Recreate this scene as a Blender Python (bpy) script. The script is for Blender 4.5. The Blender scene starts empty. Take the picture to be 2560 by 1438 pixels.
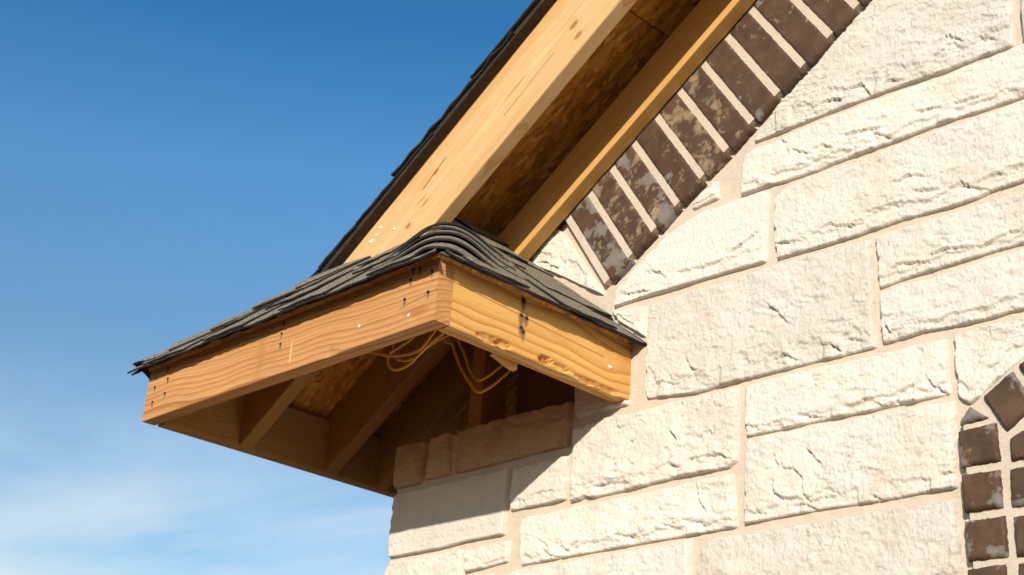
import bpy, bmesh, math, random
import numpy as np
from mathutils import Vector, Matrix

random.seed(7)
INCH = 0.0254
H0 = 101.0                       # height of the eave box's bottom above the ground, inches
sc = bpy.context.scene
COL = sc.collection

# ------------------------------------------------------------------ camera, sky, sun, exposure
def V(x, y, z):
    return Vector((x*INCH, y*INCH, (z+H0)*INCH))

def make_camera():
    cam = bpy.data.cameras.new('camera')
    ob = bpy.data.objects.new('camera', cam)
    COL.objects.link(ob)
    yaw, pit, rol = math.radians(-46.84), math.radians(23.79), math.radians(3.86)
    f = Vector((math.sin(yaw)*math.cos(pit), math.cos(yaw)*math.cos(pit), math.sin(pit)))
    r = Vector((math.cos(yaw), -math.sin(yaw), 0))
    u = r.cross(f)
    r2 = math.cos(rol)*r + math.sin(rol)*u
    u2 = -math.sin(rol)*r + math.cos(rol)*u
    m = Matrix((r2, u2, -f)).transposed().to_4x4()
    m.translation = V(73.02, -60.91, -38.86)
    ob.matrix_world = m
    cam.sensor_width = 36.0
    cam.lens = 3498.6/2560*36.0
    cam.clip_start = 0.05
    cam.clip_end = 3000
    cam.dof.use_dof = True
    cam.dof.focus_distance = 2.75
    cam.dof.aperture_fstop = 8.0
    sc.camera = ob
make_camera()

SKY_GRADE = ((0.0, (1.3, 1.2, 1.15)), (0.34, (1.25, 1.22, 1.19)), (0.46, (0.98, 1.34, 1.46)), (0.56, (0.44, 1.02, 1.28)), (1.0, (0.28, 0.75, 1.05)))
SUN_EL = math.radians(16.4)
SUN_AZ = math.radians(146.4)       # from +Y towards +X
def make_light():
    w = bpy.data.worlds.new('World')
    sc.world = w
    w.use_nodes = True
    nt = w.node_tree
    N, L = nt.nodes, nt.links
    N.clear()
    out = N.new('ShaderNodeOutputWorld')
    bg = N.new('ShaderNodeBackground')
    sky = N.new('ShaderNodeTexSky')
    sky.sky_type = 'NISHITA'
    sky.sun_disc = False
    sky.sun_elevation = SUN_EL
    sky.sun_rotation = SUN_AZ
    sky.altitude = 200
    sky.air_density = 1.0
    sky.dust_density = 0.25
    sky.ozone_density = 2.2
    hs = N.new('ShaderNodeHueSaturation')
    hs.inputs['Hue'].default_value = 0.496
    hs.inputs['Saturation'].default_value = 1.12
    hs.inputs['Value'].default_value = 1.0
    L.new(sky.outputs[0], hs.inputs['Color'])
    # clearer, deeper blue with height, the same all round
    tc0 = N.new('ShaderNodeTexCoord'); sp0 = N.new('ShaderNodeSeparateXYZ'); L.new(tc0.outputs['Generated'], sp0.inputs[0])
    gr = N.new('ShaderNodeValToRGB'); e = gr.color_ramp.elements
    for i, (p, c) in enumerate(SKY_GRADE):
        q = e[i] if i < 2 else e.new(p)
        q.position = p; q.color = (c[0]*0.5, c[1]*0.5, c[2]*0.5, 1)
    L.new(sp0.outputs['Z'], gr.inputs[0])
    gm = N.new('ShaderNodeVectorMath'); gm.operation = 'MULTIPLY'; L.new(hs.outputs[0], gm.inputs[0]); L.new(gr.outputs[0], gm.inputs[1])
    gs = N.new('ShaderNodeVectorMath'); gs.operation = 'SCALE'; gs.inputs['Scale'].default_value = 2.0; L.new(gm.outputs[0], gs.inputs[0])
    # thin cirrus, thicker towards the horizon, all round the sky
    tc = N.new('ShaderNodeTexCoord')
    sep = N.new('ShaderNodeSeparateXYZ'); L.new(tc.outputs['Generated'], sep.inputs[0])
    zc = N.new('ShaderNodeMath'); zc.operation = 'MAXIMUM'; zc.inputs[1].default_value = 0.04
    L.new(sep.outputs['Z'], zc.inputs[0])
    dx = N.new('ShaderNodeMath'); dx.operation = 'DIVIDE'; L.new(sep.outputs['X'], dx.inputs[0]); L.new(zc.outputs[0], dx.inputs[1])
    dy = N.new('ShaderNodeMath'); dy.operation = 'DIVIDE'; L.new(sep.outputs['Y'], dy.inputs[0]); L.new(zc.outputs[0], dy.inputs[1])
    cb = N.new('ShaderNodeCombineXYZ'); L.new(dx.outputs[0], cb.inputs[0]); L.new(dy.outputs[0], cb.inputs[1])
    mp = N.new('ShaderNodeMapping'); mp.inputs['Rotation'].default_value = (0, 0, math.radians(38)); mp.inputs['Scale'].default_value = (0.34, 0.9, 1)
    mp.inputs['Location'].default_value = (1.3, 0.6, 0)
    L.new(cb.outputs[0], mp.inputs[0])
    nz = N.new('ShaderNodeTexNoise'); nz.inputs['Scale'].default_value = 1.0; nz.inputs['Detail'].default_value = 7; nz.inputs['Roughness'].default_value = 0.52; nz.inputs['Distortion'].default_value = 0.6
    L.new(mp.outputs[0], nz.inputs['Vector'])
    cr = N.new('ShaderNodeValToRGB'); cr.color_ramp.elements[0].position = 0.33; cr.color_ramp.elements[1].position = 0.66
    cr.color_ramp.elements[0].color = (0, 0, 0, 1); cr.color_ramp.elements[1].color = (1, 1, 1, 1)
    L.new(nz.outputs['Fac'], cr.inputs[0])
    el = N.new('ShaderNodeMapRange'); el.inputs['From Min'].default_value = 0.20; el.inputs['From Max'].default_value = 0.34
    el.inputs['To Min'].default_value = 0.95; el.inputs['To Max'].default_value = 0.0; el.interpolation_type = 'SMOOTHSTEP'
    L.new(sep.outputs['Z'], el.inputs['Value'])
    ml = N.new('ShaderNodeMath'); ml.operation = 'MULTIPLY'; L.new(cr.outputs[0], ml.inputs[0]); L.new(el.outputs[0], ml.inputs[1])
    mx = N.new('ShaderNodeMix'); mx.data_type = 'RGBA'
    L.new(ml.outputs[0], mx.inputs['Factor']); L.new(gs.outputs[0], mx.inputs['A'])
    mx.inputs['B'].default_value = (7.0, 7.6, 8.0, 1)
    L.new(mx.outputs['Result'], bg.inputs['Color'])
    bg.inputs['Strength'].default_value = 0.095
    L.new(bg.outputs[0], out.inputs['Surface'])
    sd = bpy.data.lights.new('sun', 'SUN')
    sd.energy = 4.8
    sd.angle = math.radians(0.53)
    sd.color = (1.0, 0.915, 0.80)
    so = bpy.data.objects.new('sun', sd)
    COL.objects.link(so)
    d = Vector((math.sin(SUN_AZ)*math.cos(SUN_EL), math.cos(SUN_AZ)*math.cos(SUN_EL), math.sin(SUN_EL)))
    so.rotation_euler = d.to_track_quat('Z', 'Y').to_euler()
    so.location = d*20
    vs = sc.view_settings
    vs.view_transform = 'Standard'
    vs.look = 'None'
    vs.gamma = 1.0
    vs.use_curve_mapping = False
    vs.exposure = 0.30
    sc.cycles.max_bounces = 10
    sc.cycles.diffuse_bounces = 4
make_light()

# ------------------------------------------------------------------ numpy noise
_rng = np.random.RandomState(11)
_perm = _rng.permutation(256)
_perm = np.concatenate([_perm, _perm])
_ang = _rng.rand(256)*2*np.pi
_gx, _gy = np.cos(_ang), np.sin(_ang)
def perlin(x, y):
    x = np.asarray(x, float); y = np.asarray(y, float)
    xi = np.floor(x).astype(int); yi = np.floor(y).astype(int)
    xf = x-xi; yf = y-yi
    xi &= 255; yi &= 255
    def g(ix, iy, fx, fy):
        h = _perm[_perm[ix & 255]+(iy & 255)]
        return _gx[h]*fx+_gy[h]*fy
    u = xf**3*(xf*(xf*6-15)+10); v = yf**3*(yf*(yf*6-15)+10)
    a = g(xi, yi, xf, yf); b = g(xi+1, yi, xf-1, yf)
    c = g(xi, yi+1, xf, yf-1); d = g(xi+1, yi+1, xf-1, yf-1)
    return ((a+u*(b-a)) + v*((c+u*(d-c))-(a+u*(b-a))))*1.5
def fbm(x, y, o=4, rough=0.5):
    s = 0; a = 1; t = 0; f = 1
    for i in range(o):
        s = s + a*perlin(x*f+i*17.3, y*f+i*9.1); t += a; a *= rough; f *= 2.03
    return s/t
def sstep(a, b, x):
    t = np.clip((x-a)/(b-a), 0, 1)
    return t*t*(3-2*t)

# ------------------------------------------------------------------ materials
def mat(name):
    m = bpy.data.materials.new(name)
    m.use_nodes = True
    nt = m.node_tree
    nt.nodes.clear()
    out = nt.nodes.new('ShaderNodeOutputMaterial')
    bs = nt.nodes.new('ShaderNodeBsdfPrincipled')
    nt.links.new(bs.outputs[0], out.inputs[0])
    return m, nt, bs
class G:
    """small node-graph helper"""
    def __init__(s, nt): s.nt = nt
    def n(s, t, **kw):
        o = s.nt.nodes.new(t)
        for k, v in kw.items(): setattr(o, k, v)
        return o
    def lk(s, a, b): s.nt.links.new(a, b)
    def val(s, sock, v):
        if hasattr(v, 'is_output'): s.lk(v, sock)
        else: sock.default_value = v
    def math(s, op, a, b=0.0, c=0.0, clamp=False):
        o = s.n('ShaderNodeMath', operation=op, use_clamp=clamp)
        s.val(o.inputs[0], a); s.val(o.inputs[1], b); s.val(o.inputs[2], c)
        return o.outputs[0]
    def mapping(s, vec, scale=(1, 1, 1), loc=(0, 0, 0), rot=(0, 0, 0)):
        o = s.n('ShaderNodeMapping')
        s.lk(vec, o.inputs[0]); o.inputs['Scale'].default_value = scale
        o.inputs['Location'].default_value = loc; o.inputs['Rotation'].default_value = rot
        return o.outputs[0]
    def noise(s, vec, scale=1, detail=4, rough=0.5, dist=0):
        o = s.n('ShaderNodeTexNoise')
        s.lk(vec, o.inputs['Vector'])
        o.inputs['Scale'].default_value = scale; o.inputs['Detail'].default_value = detail
        o.inputs['Roughness'].default_value = rough; o.inputs['Distortion'].default_value = dist
        return o.outputs['Fac']
    def voro(s, vec, scale=1, feature='F1', out='Distance', rand=1.0):
        o = s.n('ShaderNodeTexVoronoi', feature=feature)
        s.lk(vec, o.inputs['Vector']); o.inputs['Scale'].default_value = scale
        o.inputs['Randomness'].default_value = rand
        return o.outputs[out]
    def ramp(s, fac, stops, interp='LINEAR'):
        o = s.n('ShaderNodeValToRGB')
        o.color_ramp.interpolation = interp
        e = o.color_ramp.elements
        while len(e) < len(stops): e.new(0.5)
        for i, (p, c) in enumerate(stops):
            e[i].position = p
            e[i].color = (c, c, c, 1) if not hasattr(c, '__len__') else (c[0], c[1], c[2], 1)
        s.val(o.inputs[0], fac)
        return o.outputs[0]
    def mix(s, fac, a, b, mode='MIX'):
        o = s.n('ShaderNodeMix', data_type='RGBA', blend_type=mode)
        s.val(o.inputs['Factor'], fac)
        for k, v in (('A', a), ('B', b)):
            if hasattr(v, 'is_output'): s.lk(v, o.inputs[k])
            else: o.inputs[k].default_value = (v[0], v[1], v[2], 1)
        return o.outputs['Result']
    def bump(s, height, strength=0.5, dist=0.002, normal=None):
        o = s.n('ShaderNodeBump')
        s.lk(height, o.inputs['Height'])
        o.inputs['Strength'].default_value = strength; o.inputs['Distance'].default_value = dist
        if normal is not None: s.lk(normal, o.inputs['Normal'])
        return o.outputs[0]
    def coords(s, jitter=0.0):
        tc = s.n('ShaderNodeTexCoord')
        v = tc.outputs['Object']
        if jitter:
            oi = s.n('ShaderNodeObjectInfo')
            a = s.math('MULTIPLY', oi.outputs['Random'], jitter)
            cb = s.n('ShaderNodeCombineXYZ'); s.lk(a, cb.inputs[0]); s.lk(a, cb.inputs[1]); s.lk(a, cb.inputs[2])
            ad = s.n('ShaderNodeVectorMath', operation='ADD'); s.lk(v, ad.inputs[0]); s.lk(cb.outputs[0], ad.inputs[1])
            v = ad.outputs[0]
        return v
    def rand(s): return s.n('ShaderNodeObjectInfo').outputs['Random']
    def sep(s, v):
        o = s.n('ShaderNodeSeparateXYZ'); s.lk(v, o.inputs[0]); return o.outputs
    def comb(s, x, y, z):
        o = s.n('ShaderNodeCombineXYZ'); s.val(o.inputs[0], x); s.val(o.inputs[1], y); s.val(o.inputs[2], z); return o.outputs[0]

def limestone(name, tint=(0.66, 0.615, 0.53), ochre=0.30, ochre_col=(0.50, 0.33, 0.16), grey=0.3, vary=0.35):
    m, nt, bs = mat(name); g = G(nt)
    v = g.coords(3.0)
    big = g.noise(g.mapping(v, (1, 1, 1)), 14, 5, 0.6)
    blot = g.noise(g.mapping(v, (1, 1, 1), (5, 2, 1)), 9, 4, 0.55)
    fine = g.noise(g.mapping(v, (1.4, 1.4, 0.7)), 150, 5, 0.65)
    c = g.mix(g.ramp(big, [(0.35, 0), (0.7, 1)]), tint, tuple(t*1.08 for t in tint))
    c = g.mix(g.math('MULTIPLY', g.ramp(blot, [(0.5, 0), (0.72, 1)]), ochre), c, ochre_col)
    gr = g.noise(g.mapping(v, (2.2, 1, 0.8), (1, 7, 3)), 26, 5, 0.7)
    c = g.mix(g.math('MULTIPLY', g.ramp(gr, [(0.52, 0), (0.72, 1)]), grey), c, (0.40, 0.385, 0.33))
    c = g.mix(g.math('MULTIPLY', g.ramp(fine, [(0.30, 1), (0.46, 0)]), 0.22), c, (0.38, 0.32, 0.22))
    c = g.mix(g.math('MULTIPLY', g.math('FRACT', g.math('MULTIPLY', g.rand(), 7.3)), vary), c, (0.61, 0.59, 0.53))
    r = g.math('MULTIPLY_ADD', g.rand(), 0.16, 0.91)
    mu = g.n('ShaderNodeMix', data_type='RGBA', blend_type='MULTIPLY'); mu.inputs['Factor'].default_value = 1
    g.lk(c, mu.inputs['A']); g.lk(g.comb(r, r, r), mu.inputs['B'])
    g.lk(mu.outputs['Result'], bs.inputs['Base Color'])
    bs.inputs['Roughness'].default_value = 0.95
    bs.inputs['Specular IOR Level'].default_value = 0.15
    mid = g.noise(g.mapping(v, (1.1, 1, 0.95), rot=(0, 0.5, 0)), 46, 8, 0.72, 0.2)
    b1 = g.bump(mid, 0.85, 0.0052)
    b2 = g.bump(fine, 0.9, 0.0030, b1)
    g.lk(b2, bs.inputs['Normal'])
    return m

def mortar_mat(name, col=(0.53, 0.455, 0.36)):
    m, nt, bs = mat(name); g = G(nt)
    v = g.coords()
    a = g.noise(v, 20, 4, 0.6); f = g.noise(v, 420, 3, 0.6)
    s_ = g.noise(g.mapping(v, (0.4, 1, 3.0)), 120, 3, 0.6)
    c = g.mix(a, tuple(t*0.88 for t in col), tuple(min(1, t*1.12) for t in col))
    c = g.mix(g.math('MULTIPLY', g.ramp(f, [(0.3, 1), (0.5, 0)]), 0.35), c, (0.34, 0.26, 0.18))
    g.lk(c, bs.inputs['Base Color'])
    bs.inputs['Roughness'].default_value = 0.95
    bs.inputs['Specular IOR Level'].default_value = 0.1
    b = g.bump(a, 0.5, 0.004); b = g.bump(s_, 0.7, 0.0022, b); b = g.bump(f, 0.8, 0.0012, b)
    g.lk(b, bs.inputs['Normal'])
    return m

def brick_mat(name, haze=0.0, cream=0.0):
    m, nt, bs = mat(name); g = G(nt)
    v = g.coords(5.0)
    a = g.noise(v, 22, 5, 0.6)
    c = g.ramp(a, [(0.3, (0.052, 0.029, 0.016)), (0.55, (0.078, 0.045, 0.025)), (0.75, (0.105, 0.064, 0.036))])
    sm = g.noise(g.mapping(v, (1, 1, 1), (3, 1, 8)), 15, 6, 0.60, 0.15)
    oc = g.sep(g.n('ShaderNodeObjectInfo').outputs['Color'])
    amt = g.math('ADD', oc[0], haze-0.5)
    sm2 = g.math('ADD', sm, amt)
    c = g.mix(g.math('MULTIPLY', g.ramp(sm2, [(0.575, 0), (0.61, 0.75), (0.70, 1)]), 0.58), c, (0.26, 0.25, 0.225))
    sm3 = g.noise(g.mapping(v, (1, 1, 1), (9, 4, 2)), 26, 7, 0.68, 0.25)
    c = g.mix(g.math('MULTIPLY', g.ramp(g.math('ADD', sm3, g.math('ADD', oc[1], cream-0.5)), [(0.56, 0), (0.60, 0.6), (0.68, 1)]), 0.52), c, (0.40, 0.30, 0.18))
    scr = g.noise(g.mapping(v, (7.0, 1, 0.9), rot=(0, 0.55, 0)), 40, 4, 0.7, 0.6)
    c = g.mix(g.math('MULTIPLY', g.ramp(scr, [(0.66, 0), (0.72, 1)]), 0.6), c, (0.33, 0.25, 0.15))
    g.lk(c, bs.inputs['Base Color'])
    bs.inputs['Roughness'].default_value = 0.75
    bs.inputs['Specular IOR Level'].default_value = 0.3
    f = g.noise(v, 260, 4, 0.6)
    b = g.bump(sm3, 0.4, 0.002); b = g.bump(f, 0.45, 0.0012, b)
    g.lk(b, bs.inputs['Normal'])
    return m

def wood_mat(name, early, late, spacing=0.0065, a0=0.03, b0=-0.035, tilt=0.02, wob=0.018, knots=(), contrast=1.0,
             stains=(), seed=0.0, taper=0.0, ringlo=0.35, grey=0.0, rough=0.62, cracks=()):
    """sawn softwood: growth rings cut by the board; local X runs along the board, Y across its face, Z through it"""
    m, nt, bs = mat(name); g = G(nt)
    tc = g.n('ShaderNodeTexCoord'); v = tc.outputs['Object']
    x, y, z = g.sep(v)[0:3]
    rnd = g.rand()
    vx = g.comb(g.math('ADD', x, g.math('MULTIPLY_ADD', rnd, 7.0, seed)), y, z)
    w1 = g.noise(g.mapping(vx, (2.2, 1.5, 1.5)), 1.0, 2, 0.5)
    w2 = g.noise(g.mapping(vx, (3.0, 8, 8), (4, 3, 2)), 1.0, 2, 0.5)
    w3 = g.noise(g.mapping(vx, (14, 60, 60), (1, 3, 2)), 1.0, 2, 0.5)
    yy = g.math('ADD', g.math('MULTIPLY_ADD', x, tilt, y), -a0)
    yy = g.math('ADD', yy, g.math('MULTIPLY', g.math('SUBTRACT', w1, 0.5), wob*5))
    zz = g.math('ADD', z, -b0)
    zz = g.math('ADD', zz, g.math('MULTIPLY', g.math('SUBTRACT', w2, 0.5), wob*1.7))
    d = g.math('SQRT', g.math('ADD', g.math('MULTIPLY', yy, yy), g.math('MULTIPLY', zz, zz)))
    d = g.math('ADD', d, g.math('MULTIPLY', g.math('SUBTRACT', w3, 0.5), 0.0016))
    if taper: d = g.math('ADD', d, g.math('MULTIPLY', x, taper))
    kmask = None
    for (kx, ky, kr) in knots:
        ex = g.math('MULTIPLY', g.math('SUBTRACT', x, kx), 0.55/kr)
        ey = g.math('MULTIPLY', g.math('SUBTRACT', y, ky), 1.0/kr)
        q = g.math('SQRT', g.math('ADD', g.math('MULTIPLY', ex, ex), g.math('MULTIPLY', ey, ey)))
        bulge = g.math('DIVIDE', kr*1.5, g.math('ADD', g.math('MULTIPLY', q, q), 0.45))
        d = g.math('ADD', d, bulge)
        km = g.ramp(g.math('MULTIPLY', q, 0.5), [(0.30, 1), (0.52, 0)])
        kmask = km if kmask is None else g.math('MAXIMUM', kmask, km)
    rv = g.n('ShaderNodeTexNoise', noise_dimensions='1D'); g.lk(g.math('MULTIPLY', d, 38.0), rv.inputs['W']); rv.inputs['Scale'].default_value = 1.0
    d = g.math('ADD', d, g.math('MULTIPLY', rv.outputs['Fac'], 0.022))
    dr = g.math('DIVIDE', d, spacing)
    ph = g.math('FRACT', dr)
    wn = g.n('ShaderNodeTexWhiteNoise', noise_dimensions='1D'); g.lk(g.math('FLOOR', dr), wn.inputs['W'])
    ringk = g.math('MULTIPLY_ADD', wn.outputs['Value'], 0.65, ringlo)
    line = g.ramp(ph, [(0.0, 0.05), (0.45, 0.18), (0.80, 0.75), (0.90, 1.0), (0.97, 0.25), (1.0, 0.05)])
    line = g.math('MULTIPLY', line, ringk)
    fib = g.noise(g.mapping(vx, (9, 320, 320)), 1.0, 3, 0.6)
    blot = g.noise(g.mapping(vx, (3.5, 16, 16), (2, 8, 5)), 1.0, 4, 0.6)
    c = g.mix(g.math('MULTIPLY', line, contrast), early, late)
    c = g.mix(g.math('MULTIPLY', g.ramp(blot, [(0.42, 0), (0.75, 1)]), 0.30), c, tuple(l*0.92 for l in late))
    c = g.mix(g.math('MULTIPLY', g.ramp(fib, [(0.35, 1), (0.55, 0)]), 0.22), c, tuple(l*0.75 for l in late))
    if grey:
        c = g.mix(g.math('MULTIPLY', g.ramp(blot, [(0.3, 1), (0.65, 0)]), grey), c, (0.33, 0.27, 0.18))
    if kmask is not None:
        c = g.mix(g.math('MULTIPLY', kmask, 0.85), c, (0.30, 0.13, 0.04))
    for (sx, sy, wx, wy, col, amt) in stains:
        ex = g.math('DIVIDE', g.math('SUBTRACT', x, sx), wx); ey = g.math('DIVIDE', g.math('SUBTRACT', y, sy), wy)
        q = g.math('ADD', g.math('MULTIPLY', ex, ex), g.math('MULTIPLY', ey, ey))
        q = g.math('ADD', q, g.math('MULTIPLY', g.math('SUBTRACT', w3, 0.5), 1.2))
        c = g.mix(g.math('MULTIPLY', g.ramp(q, [(0.1, 1), (1.0, 0)]), amt), c, col)
    for (x0, y0, x1, y1, wd) in cracks:
        t_ = g.math('DIVIDE', g.math('SUBTRACT', x, x0), x1-x0)
        yl = g.math('MULTIPLY_ADD', t_, y1-y0, y0)
        yl = g.math('ADD', yl, g.math('MULTIPLY', g.math('SUBTRACT', w2, 0.5), 0.012))
        dd = g.math('DIVIDE', g.math('ABSOLUTE', g.math('SUBTRACT', y, yl)), wd)
        inx = g.math('MULTIPLY', g.math('GREATER_THAN', t_, 0.0), g.math('LESS_THAN', t_, 1.0))
        c = g.mix(g.math('MULTIPLY', g.ramp(dd, [(0.4, 1), (1.0, 0)]), g.math('MULTIPLY', inx, 0.8)), c, (0.07, 0.03, 0.01))
    g.lk(c, bs.inputs['Base Color'])
    bs.inputs['Roughness'].default_value = rough
    bs.inputs['Specular IOR Level'].default_value = 0.25
    b = g.bump(line, 0.18, 0.0006); b = g.bump(fib, 0.30, 0.0006, b)
    saw = g.noise(g.mapping(vx, (260, 12, 12)), 1.0, 2, 0.5)
    b = g.bump(saw, 0.12, 0.0005, b)
    g.lk(b, bs.inputs['Normal'])
    return m

def osb_mat(name):
    m, nt, bs = mat(name); g = G(nt)
    v = g.coords(2.0)
    wp = g.noise(v, 9, 2, 0.5)
    res = None
    for i, (rz, sx, sy) in enumerate(((0.35, 26, 85), (-0.6, 22, 75), (1.2, 30, 95))):
        mv = g.mapping(v, (sx, sy, sy), (i*3.1, i*1.7, 0.3*i), (0, 0, rz))
        ad = g.n('ShaderNodeVectorMath', operation='ADD'); g.lk(mv, ad.inputs[0]); g.lk(g.comb(g.math('MULTIPLY', wp, 2.0), g.math('MULTIPLY', wp, 1.2), 0.0), ad.inputs[1])
        col = g.voro(ad.outputs[0], 1.0, 'F1', 'Color')
        val = g.sep(col)[0]
        val2 = g.sep(col)[1]
        if res is None: res = val
        else:
            sel = g.math('GREATER_THAN', val2, 0.5)
            res = g.math('ADD', g.math('MULTIPLY', sel, val), g.math('MULTIPLY', g.math('SUBTRACT', 1.0, sel), res))
    c = g.ramp(res, [(0.0, (0.34, 0.12, 0.010)), (0.4, (0.52, 0.205, 0.020)), (0.75, (0.62, 0.27, 0.030)), (1.0, (0.72, 0.38, 0.075))])
    dk = g.noise(g.mapping(v, (1, 1, 1), (7, 7, 7)), 60, 4, 0.6)
    c = g.mix(g.math('MULTIPLY', g.ramp(dk, [(0.62, 0), (0.70, 1)]), 0.7), c, (0.07, 0.03, 0.01))
    g.lk(c, bs.inputs['Base Color'])
    bs.inputs['Roughness'].default_value = 0.7
    g.lk(g.bump(res, 0.3, 0.001), bs.inputs['Normal'])
    return m

def asphalt_shingle(name, dark=1.0):
    m, nt, bs = mat(name); g = G(nt)
    v = g.coords(3.0)
    a = g.noise(v, 30, 5, 0.7)
    gr = g.voro(v, 560, 'F1', 'Color')
    gv = g.sep(gr)[0]
    base = g.ramp(a, [(0.3, (0.088*dark, 0.074*dark, 0.050*dark)), (0.7, (0.180*dark, 0.150*dark, 0.098*dark))])
    c = g.mix(g.ramp(gv, [(0.5, 0), (0.95, 0.85)]), base, (0.48*dark, 0.41*dark, 0.29*dark))
    c = g.mix(g.ramp(gv, [(0.05, 0.8), (0.35, 0)]), c, (0.015, 0.014, 0.013))
    g.lk(c, bs.inputs['Base Color'])
    bs.inputs['Roughness'].default_value = 0.85
    bs.inputs['Specular IOR Level'].default_value = 0.35
    d = g.voro(v, 560, 'F1', 'Distance')
    g.lk(g.bump(d, 0.7, 0.0012), bs.inputs['Normal'])
    return m

def plain(name, col, rough=0.6, nscale=60, var=0.15, metal=0.0, bump=0.2, spec=0.4):
    m, nt, bs = mat(name); g = G(nt)
    v = g.coords()
    a = g.noise(v, nscale, 4, 0.6)
    c = g.mix(a, tuple(t*(1-var) for t in col), tuple(min(1, t*(1+var)) for t in col))
    g.lk(c, bs.inputs['Base Color'])
    bs.inputs['Roughness'].default_value = rough
    bs.inputs['Metallic'].default_value = metal
    bs.inputs['Specular IOR Level'].default_value = spec
    g.lk(g.bump(a, bump, 0.001), bs.inputs['Normal'])
    return m

M = {}
M['stone'] = limestone('limestone')
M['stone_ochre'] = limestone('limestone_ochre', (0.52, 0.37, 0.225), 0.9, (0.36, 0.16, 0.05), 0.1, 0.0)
M['mortar'] = mortar_mat('mortar')
M['brick'] = brick_mat('dark_brick')
M['brick_hazed'] = brick_mat('dark_brick_hazed', 0.0, 0.0)
SMEAR = {0: (0.565, 0.46), 1: (0.44, 0.545), 2: (0.55, 0.50), 3: (0.45, 0.50), 4: (0.46, 0.575), 5: (0.45, 0.53), 6: (0.47, 0.45), 7: (0.44, 0.46), 8: (0.43, 0.43), 9: (0.42, 0.45)}
M['osb'] = osb_mat('strand_board')
M['shingle'] = asphalt_shingle('asphalt_shingle')
M['shingle_back'] = asphalt_shingle('asphalt_shingle_dark', 0.55)
M['edge'] = plain('asphalt_cut_edge', (0.014, 0.012, 0.010), 0.8, 200, 0.5, bump=0.7)
M['felt'] = plain('roofing_felt', (0.030, 0.019, 0.011), 0.9, 55, 0.95, bump=1.2)
M['nail'] = plain('rusty_nail', (0.03, 0.022, 0.02), 0.6, 300, 0.3, 0.3)
M['foam'] = plain('white_foam', (0.75, 0.72, 0.66), 0.8, 200, 0.08, bump=0.5)
M['cable'] = plain('yellow_cable', (0.58, 0.32, 0.018), 0.45, 40, 0.12, bump=0.05)
M['dirt'] = plain('bare_dirt', (0.23, 0.135, 0.065), 0.95, 3, 0.25, bump=0.4)
M['house_wrap'] = plain('weathered_sheathing', (0.16, 0.085, 0.035), 0.8, 12, 0.3)
M['glass'] = plain('window_glass', (0.02, 0.025, 0.03), 0.05, 1, 0.0, bump=0.0, spec=0.8)
M['frame'] = plain('window_frame', (0.30, 0.25, 0.19), 0.5, 30, 0.05)
I_ = INCH
def hole_stains(pts, w=0.007, h=0.016, amt=0.55):
    return [(a*I_, (b-0.22)*I_, w, h, (0.06, 0.045, 0.04), amt) for a, b in pts]
# nail positions: (along, up) inches on each board's own face
NAILS_FRONT = [(-39.41, 3.12), (-39.38, 1.66), (-37.65, 4.63), (-37.31, 3.5), (-37.38, 2.1), (-19.5, 4.7), (-19.64, 3.68), (-19.61, 2.74),
               (-3.2, 4.1), (-0.75, 4.15), (-3.7, 2.6), (-1.0, 2.5), (-3.0, 5.0), (-2.2, 4.8)]
NAILS_RIGHT = [(8.9, 4.75), (9.0, 4.55), (8.8, 3.35), (9.35, 3.3), (9.1, 2.05), (8.85, 2.35)]
M['fascia_front'] = wood_mat('red_fir', (0.53, 0.28, 0.105), (0.28, 0.105, 0.026), 0.0092, 0.0, -0.045, 0.03, 0.011, contrast=0.85, seed=1.3, taper=0.012, ringlo=0.45,
                             stains=hole_stains([(x+40.75, y) for x, y in NAILS_FRONT], 0.0055, 0.011, 0.7) +
                             [(18.3*I_, 2.7*I_, 0.018, 0.085, (0.36, 0.14, 0.05), 0.45), (22.8*I_, 1.6*I_, 0.004, 0.03, (0.72, 0.52, 0.25), 0.6), (38.6*I_, 1.2*I_, 0.045, 0.012, (0.30, 0.09, 0.03), 0.55)],
                             cracks=[(36.5*I_, 1.95*I_, 40.75*I_, 2.5*I_, 0.0012)])
M['fascia_right'] = wood_mat('yellow_pine', (0.68, 0.40, 0.125), (0.42, 0.165, 0.025), 0.0125, 0.078, -0.05, -0.02, 0.018, contrast=0.9, seed=4.1, taper=0.022, ringlo=0.6,
                             stains=hole_stains([(y-1.53, z) for y, z in NAILS_RIGHT], 0.009, 0.018, 0.7)+[(10.2*I_, 0.55*I_, 0.016, 0.010, (0.34, 0.12, 0.02), 0.8), (16.3*I_, 0.35*I_, 0.06, 0.008, (0.42, 0.17, 0.03), 0.6), (5.0*I_, 0.4*I_, 0.045, 0.008, (0.44, 0.20, 0.05), 0.5)], cracks=[(0.0, 3.6*I_, 17*I_, 2.9*I_, 0.0012)])
M['barge'] = wood_mat('pale_pine', (0.63, 0.425, 0.21), (0.47, 0.265, 0.09), 0.0048, 0.09, -0.02, 0.004, 0.010, contrast=0.85, seed=2.2, ringlo=0.5,
                      knots=[(33.85*I_, 2.73*I_, 0.009), (33.63*I_, 1.32*I_, 0.008), (15.43*I_, 4.67*I_, 0.007), (10.29*I_, 2.74*I_, 0.0065)],
                      stains=[(13.0*I_, 3.0*I_, 0.018, 0.003, (0.10, 0.05, 0.02), 0.7), (13.8*I_, 5.0*I_, 0.05, 0.02, (0.52, 0.27, 0.08), 0.5), (36*I_, 6.3*I_, 0.80, 0.020, (0.50, 0.27, 0.085), 0.5), (22*I_, 0.6*I_, 0.30, 0.014, (0.50, 0.27, 0.085), 0.35)],
                      cracks=[(13.4*I_, 4.5*I_, 17.0*I_, 4.9*I_, 0.0022), (24*I_, 2.2*I_, 31*I_, 2.3*I_, 0.0012)])
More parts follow.
